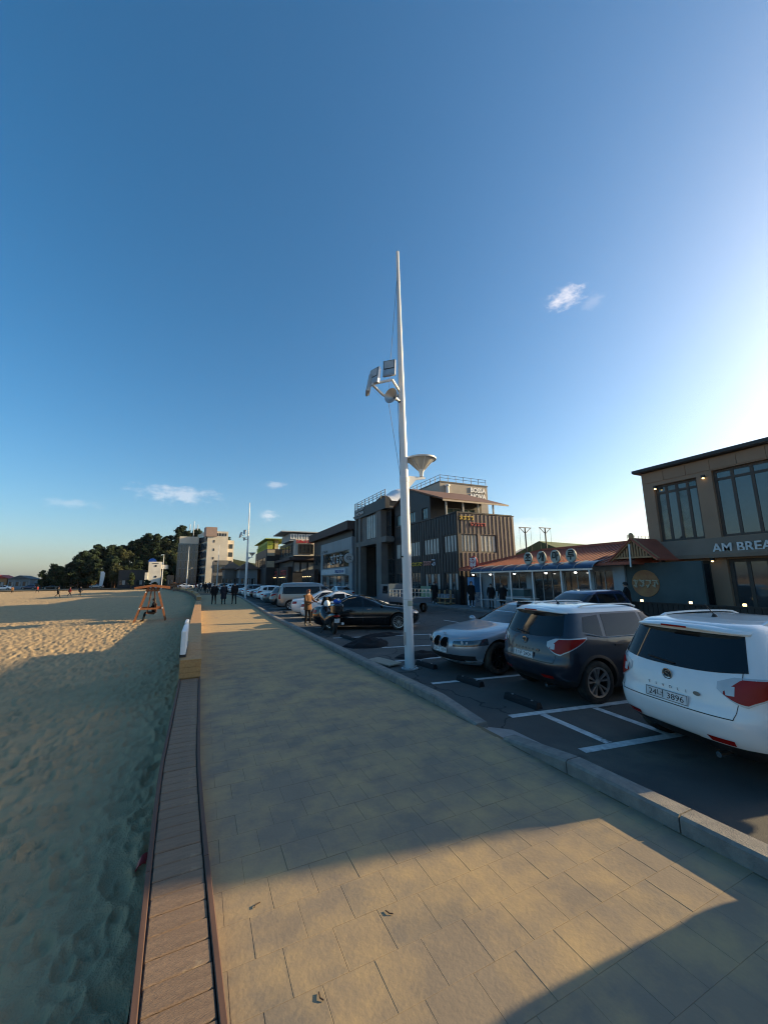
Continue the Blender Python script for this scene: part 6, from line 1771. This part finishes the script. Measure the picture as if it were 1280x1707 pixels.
mb = MB(); mb.tube((1.08, -.36, 1.05), (1.15, 0, 1.02), .016); mb.tube((1.15, 0, 1.02), (1.08, .36, 1.05), .016); mb.build('handlebar', m_dark, t)
for sd in (1, -1): MB().ellipsoid((1.15, sd*.33, 1.2), (.02, .07, .05), 8, 6).build('mirror', m_dark, t); MB().tube((1.35, sd*.1, .7), (1.45, sd*.1, .3), .025).build('fork', m_alloy, t)
o = MB().bbox(-.005, .005, -.1, .1, -.075, .075, .003).build('license_plate', m_plate, t); o.location = (-.42, 0, .52); o.rotation_euler = (0, R_(-15), 0)
MB().ellipsoid((-.36, 0, .68), (.05, .13, .04), 10, 6).build('taillight', m_red, t); MB().tube((.2, -.22, .33), (-.35, -.24, .40), .05).build('exhaust', m_alloy, t)
mb = MB(); mb.tube((.45, .18, .3), (.5, .36, .02), .014); mb.build('stand', m_dark, t)
t2 = thing('helmet', 'white and blue helmet resting on the scooter', 'helmet', (4.83, 15.95, GZ+1.12)); MB().lathe([(0, .135), (.06, .125), (.11, .08), (.13, .0), (.12, -.07), (.1, -.1)], 16).build('shell', m_white, t2, smooth=True); solid(([(.11*cos(a), .118*sin(a), z_) for z_ in (-.04, .04) for a in np.linspace(-2.6, -.5, 7)], [(i, i+1, i+8, i+7) for i in range(6)]), 'visor', m_glass, t2)
t2 = thing('jacket_bundle', 'bright blue bundle on the scooter top box', 'bag', (4.80, 14.5, GZ+1.19)); MB().ellipsoid((0, 0, .08), (.16, .13, .1), 10, 7).build('bundle', cloth('blue', (.03, .12, .5)), t2, smooth=True); MB().ellipsoid((.02, -.08, .14), (.06, .05, .05), 8, 6).build('white_patch', m_white, t2)

# ------------------------------------------------------------------ wooded hill
m_hill = mat('hill_floor', (.03, .036, .018), .95, .1, nscale=.1)
def hill_h(x, y):
    # ridge profile rising to the right, seen from the shore
    prof = np.interp(x, [-75, -60, -52, -44, -34, -24, -14, -4, 10, 40, 90], [-1, -.5, 2.0, 7.0, 10.0, 12.0, 16.5, 17.0, 14, 8, -1])
    d = np.clip((y-178)/34.0, 0, 1); d2 = np.clip((300-y)/60.0, 0, 1)
    return prof*(d*d*(3-2*d))*d2+(vnoise(x*.15, y*.15)-.5)*1.5*d-.3
gx, gy = np.linspace(-95, 110, 90), np.linspace(172, 305, 50)
XX, YY = np.meshgrid(gx, gy); ZZ = hill_h(XX, YY)+GZ
vv = np.stack([XX, YY, ZZ], -1).reshape(-1, 3); ii = np.arange(len(vv)).reshape(50, 90)
link('hill', grid_mesh('hill', vv, np.stack([ii[:-1, :-1], ii[:-1, 1:], ii[1:, 1:], ii[1:, :-1]], -1).reshape(-1, 4), m_hill), kind='structure')
m_leafs = [mat('pine_dark', (.016, .027, .013), .85, .15, col2=(.014, .025, .012), nscale=.8), mat('pine_mid', (.022, .033, .015), .85, .15, col2=(.028, .042, .017), nscale=.8), mat('pine_olive', (.033, .038, .017), .85, .15, col2=(.045, .05, .02), nscale=.8)]
m_trunk = mat('pine_trunk', (.12, .065, .04), .9, .1, nscale=4)
def crown_mesh(seed, H, m, broad):
    r2 = random.Random(seed); mb = MB()
    cl = []
    for k in range(r2.randint(13, 18)):
        f = r2.uniform(.28, 1.0); rad = H*(.30 if broad else .24)*(1.15-f*.75)
        a = r2.uniform(0, 2*pi); d = rad*r2.uniform(.3, 1.0)
        cl.append((d*cos(a), d*sin(a), H*f-.3, H*r2.uniform(.11, .17)))
    cl.append((0, 0, H*.95, H*.1))
    for cx, cy, cz, cr_ in cl:
        for i in range(120):
            v = Vector((r2.gauss(0, 1), r2.gauss(0, 1), r2.gauss(0, 1))).normalized()*cr_*r2.uniform(.45, 1.08)
            v.z *= .7; p = Vector((cx, cy, cz))+v
            n = (v.normalized()+Vector((r2.uniform(-.6, .6), r2.uniform(-.6, .6), r2.uniform(-.2, .9)))).normalized()
            a = n.orthogonal().normalized(); b = n.cross(a); s_ = H*r2.uniform(.018, .036); an = r2.uniform(0, pi)
            e1 = a*cos(an)+b*sin(an); e2 = n.cross(e1)
            mb.add([p-e1*s_*1.5, p+e2*s_*.8, p+e1*s_*1.5, p-e2*s_*.8], [(0, 1, 2, 3)])
    me = bpy.data.meshes.new('crown'); me.from_pydata(mb.v, [], mb.f); me.materials.append(m)
    return me, cl
tree_src = []
for k in range(7):
    H = (10.0, 9.0, 11, 8.5, 9.5, 7.5, 10.5)[k]; broad = k in (2, 4, 5)
    cm_, cl = crown_mesh(40+k, H, m_leafs[(0, 1, 0, 1, 2, 2, 0)[k]], broad)
    tb = MB(); tb.tube((0, 0, -.6), (.1, .05, H*.5), H*.022, H*.014, 7); tb.tube((.1, .05, H*.5), (0, 0, H*.95), H*.014, .03, 6)
    for c in cl[:7]: tb.tube((.08, .04, max(H*.25, c[2]-H*.12)), c[:3], H*.008, .02, 5)
    tree_src.append((cm_, tb.mesh('trunk', m_trunk)))
spots = []
r3 = random.Random(11)
for row, (yb, n, x0, x1) in enumerate([(180, 24, -53, 2), (186, 24, -53, 6), (193, 24, -53, 8), (200, 26, -53, 8), (208, 26, -52, 10), (217, 20, -46, 12)]):
    for i in range(n): spots.append((x0+(x1-x0)*(i+r3.uniform(.1, .9))/n, yb+r3.uniform(-3, 3), row))
for i, (x, y, row) in enumerate(spots):
    cm_, tm_ = tree_src[r3.randrange(7)]
    t = thing('pine_tree', 'dark green pine among many on the wooded hill at left', 'tree', (x, y, float(hill_h(np.array(x), np.array(y)))+GZ), r3.uniform(0, 6.28), 'pines on the wooded hill')
    s_ = r3.uniform(.75, 1.15)*(1.0 if x > -46 else .8); t.scale = (s_, s_, s_*r3.uniform(.9, 1.1))
    link('crown', cm_, t); link('trunk', tm_, t)
for i, (x, y, s_, lab) in enumerate([(-27.5, 160, .62, 'olive tree standing right of the white feather banner'), (-36.5, 176, .7, 'olive tree left of the white feather banner'), (-49.5, 186, .55, 'round bush like tree at the left foot of the hill'), (-53, 188, .5, 'leftmost small tree before the hill'), (-20.5, 150, .6, 'thin tree before the dark shop by the white domed building')]):
    cm_, tm_ = tree_src[(4, 5, 4, 5, 3)[i]]
    t = thing('broadleaf_tree', lab, 'tree', (x, y, GZ), i, 'trees before the hill'); t.scale = (s_, s_, s_); link('crown', cm_, t); link('trunk', tm_, t)
for i, (x, y, s_, lab) in enumerate([(-15.8, 146, .26, 'leftmost dark bush at the foot of the white domed building'), (-13.6, 147, .24, 'middle dark bush at the foot of the white domed building'), (-11.2, 147, .3, 'rightmost dark bush beside the white domed building')]):
    cm_, tm_ = tree_src[(2, 4, 5)[i]]
    t = thing('bush', lab, 'bush', (x, y, GZ-.8), i*2.0, 'bushes below the domed building'); t.scale = (s_*1.6, s_*1.6, s_*1.25); link('crown', cm_, t); link('trunk', tm_, t)
# ------------------------------------------------------------------ far mountains on the right
def ridge(name, pts, dist, m, w):
    V = []; F = []
    for i, (az, el) in enumerate(pts):
        a = R_(az); x, y = dist*sin(a), dist*cos(a); h = dist*math.tan(R_(el))
        V += [(x, y, -5), (x, y, h), (x*(1+w), y*(1+w), -5)]
        if i: b = 3*(i-1); c = 3*i; F += [(b, c, c+1, b+1), (b+1, c+1, c+2, b+2)]
    return MB().add(V, F).build(name, m, kind='structure', smooth=True)
m_mount = mat('mountain', (.24, .28, .33), 1, .0, nscale=.001)  # pale blue base colour holds part of the distance haze
pts = []
for i in range(90):
    az = 30+i*.7; f = 1.6+float(vnoise(np.array(i*.28), np.array(2.5)))*1.2+float(vnoise(np.array(i*.9), np.array(7.5)))*.4
    if abs(az-46.2) < 5.5: f = max(f, 4.0-.10*abs(az-46.2)-.055*(az-46.2)**2+.25*float(vnoise(np.array(i*.8), np.array(1.5))))
    pts.append((az, f))
ridge('mountains', pts, 7500, m_mount, .2)
# ------------------------------------------------------------------ the air
hz = bpy.data.materials.new('haze'); hz.use_nodes = True
nt = hz.node_tree
for n in list(nt.nodes): nt.nodes.remove(n)
ho = nt.nodes.new('ShaderNodeOutputMaterial'); hv = nt.nodes.new('ShaderNodeVolumePrincipled')
hv.inputs['Color'].default_value = (.86, .91, 1.0, 1); hv.inputs['Density'].default_value = 4e-5; hv.inputs['Anisotropy'].default_value = 0.35
nt.links.new(hv.outputs[0], ho.inputs['Volume'])
MB().box(-9500, 9500, -9500, 9500, -3.0, 560).build('haze', hz, kind='stuff')
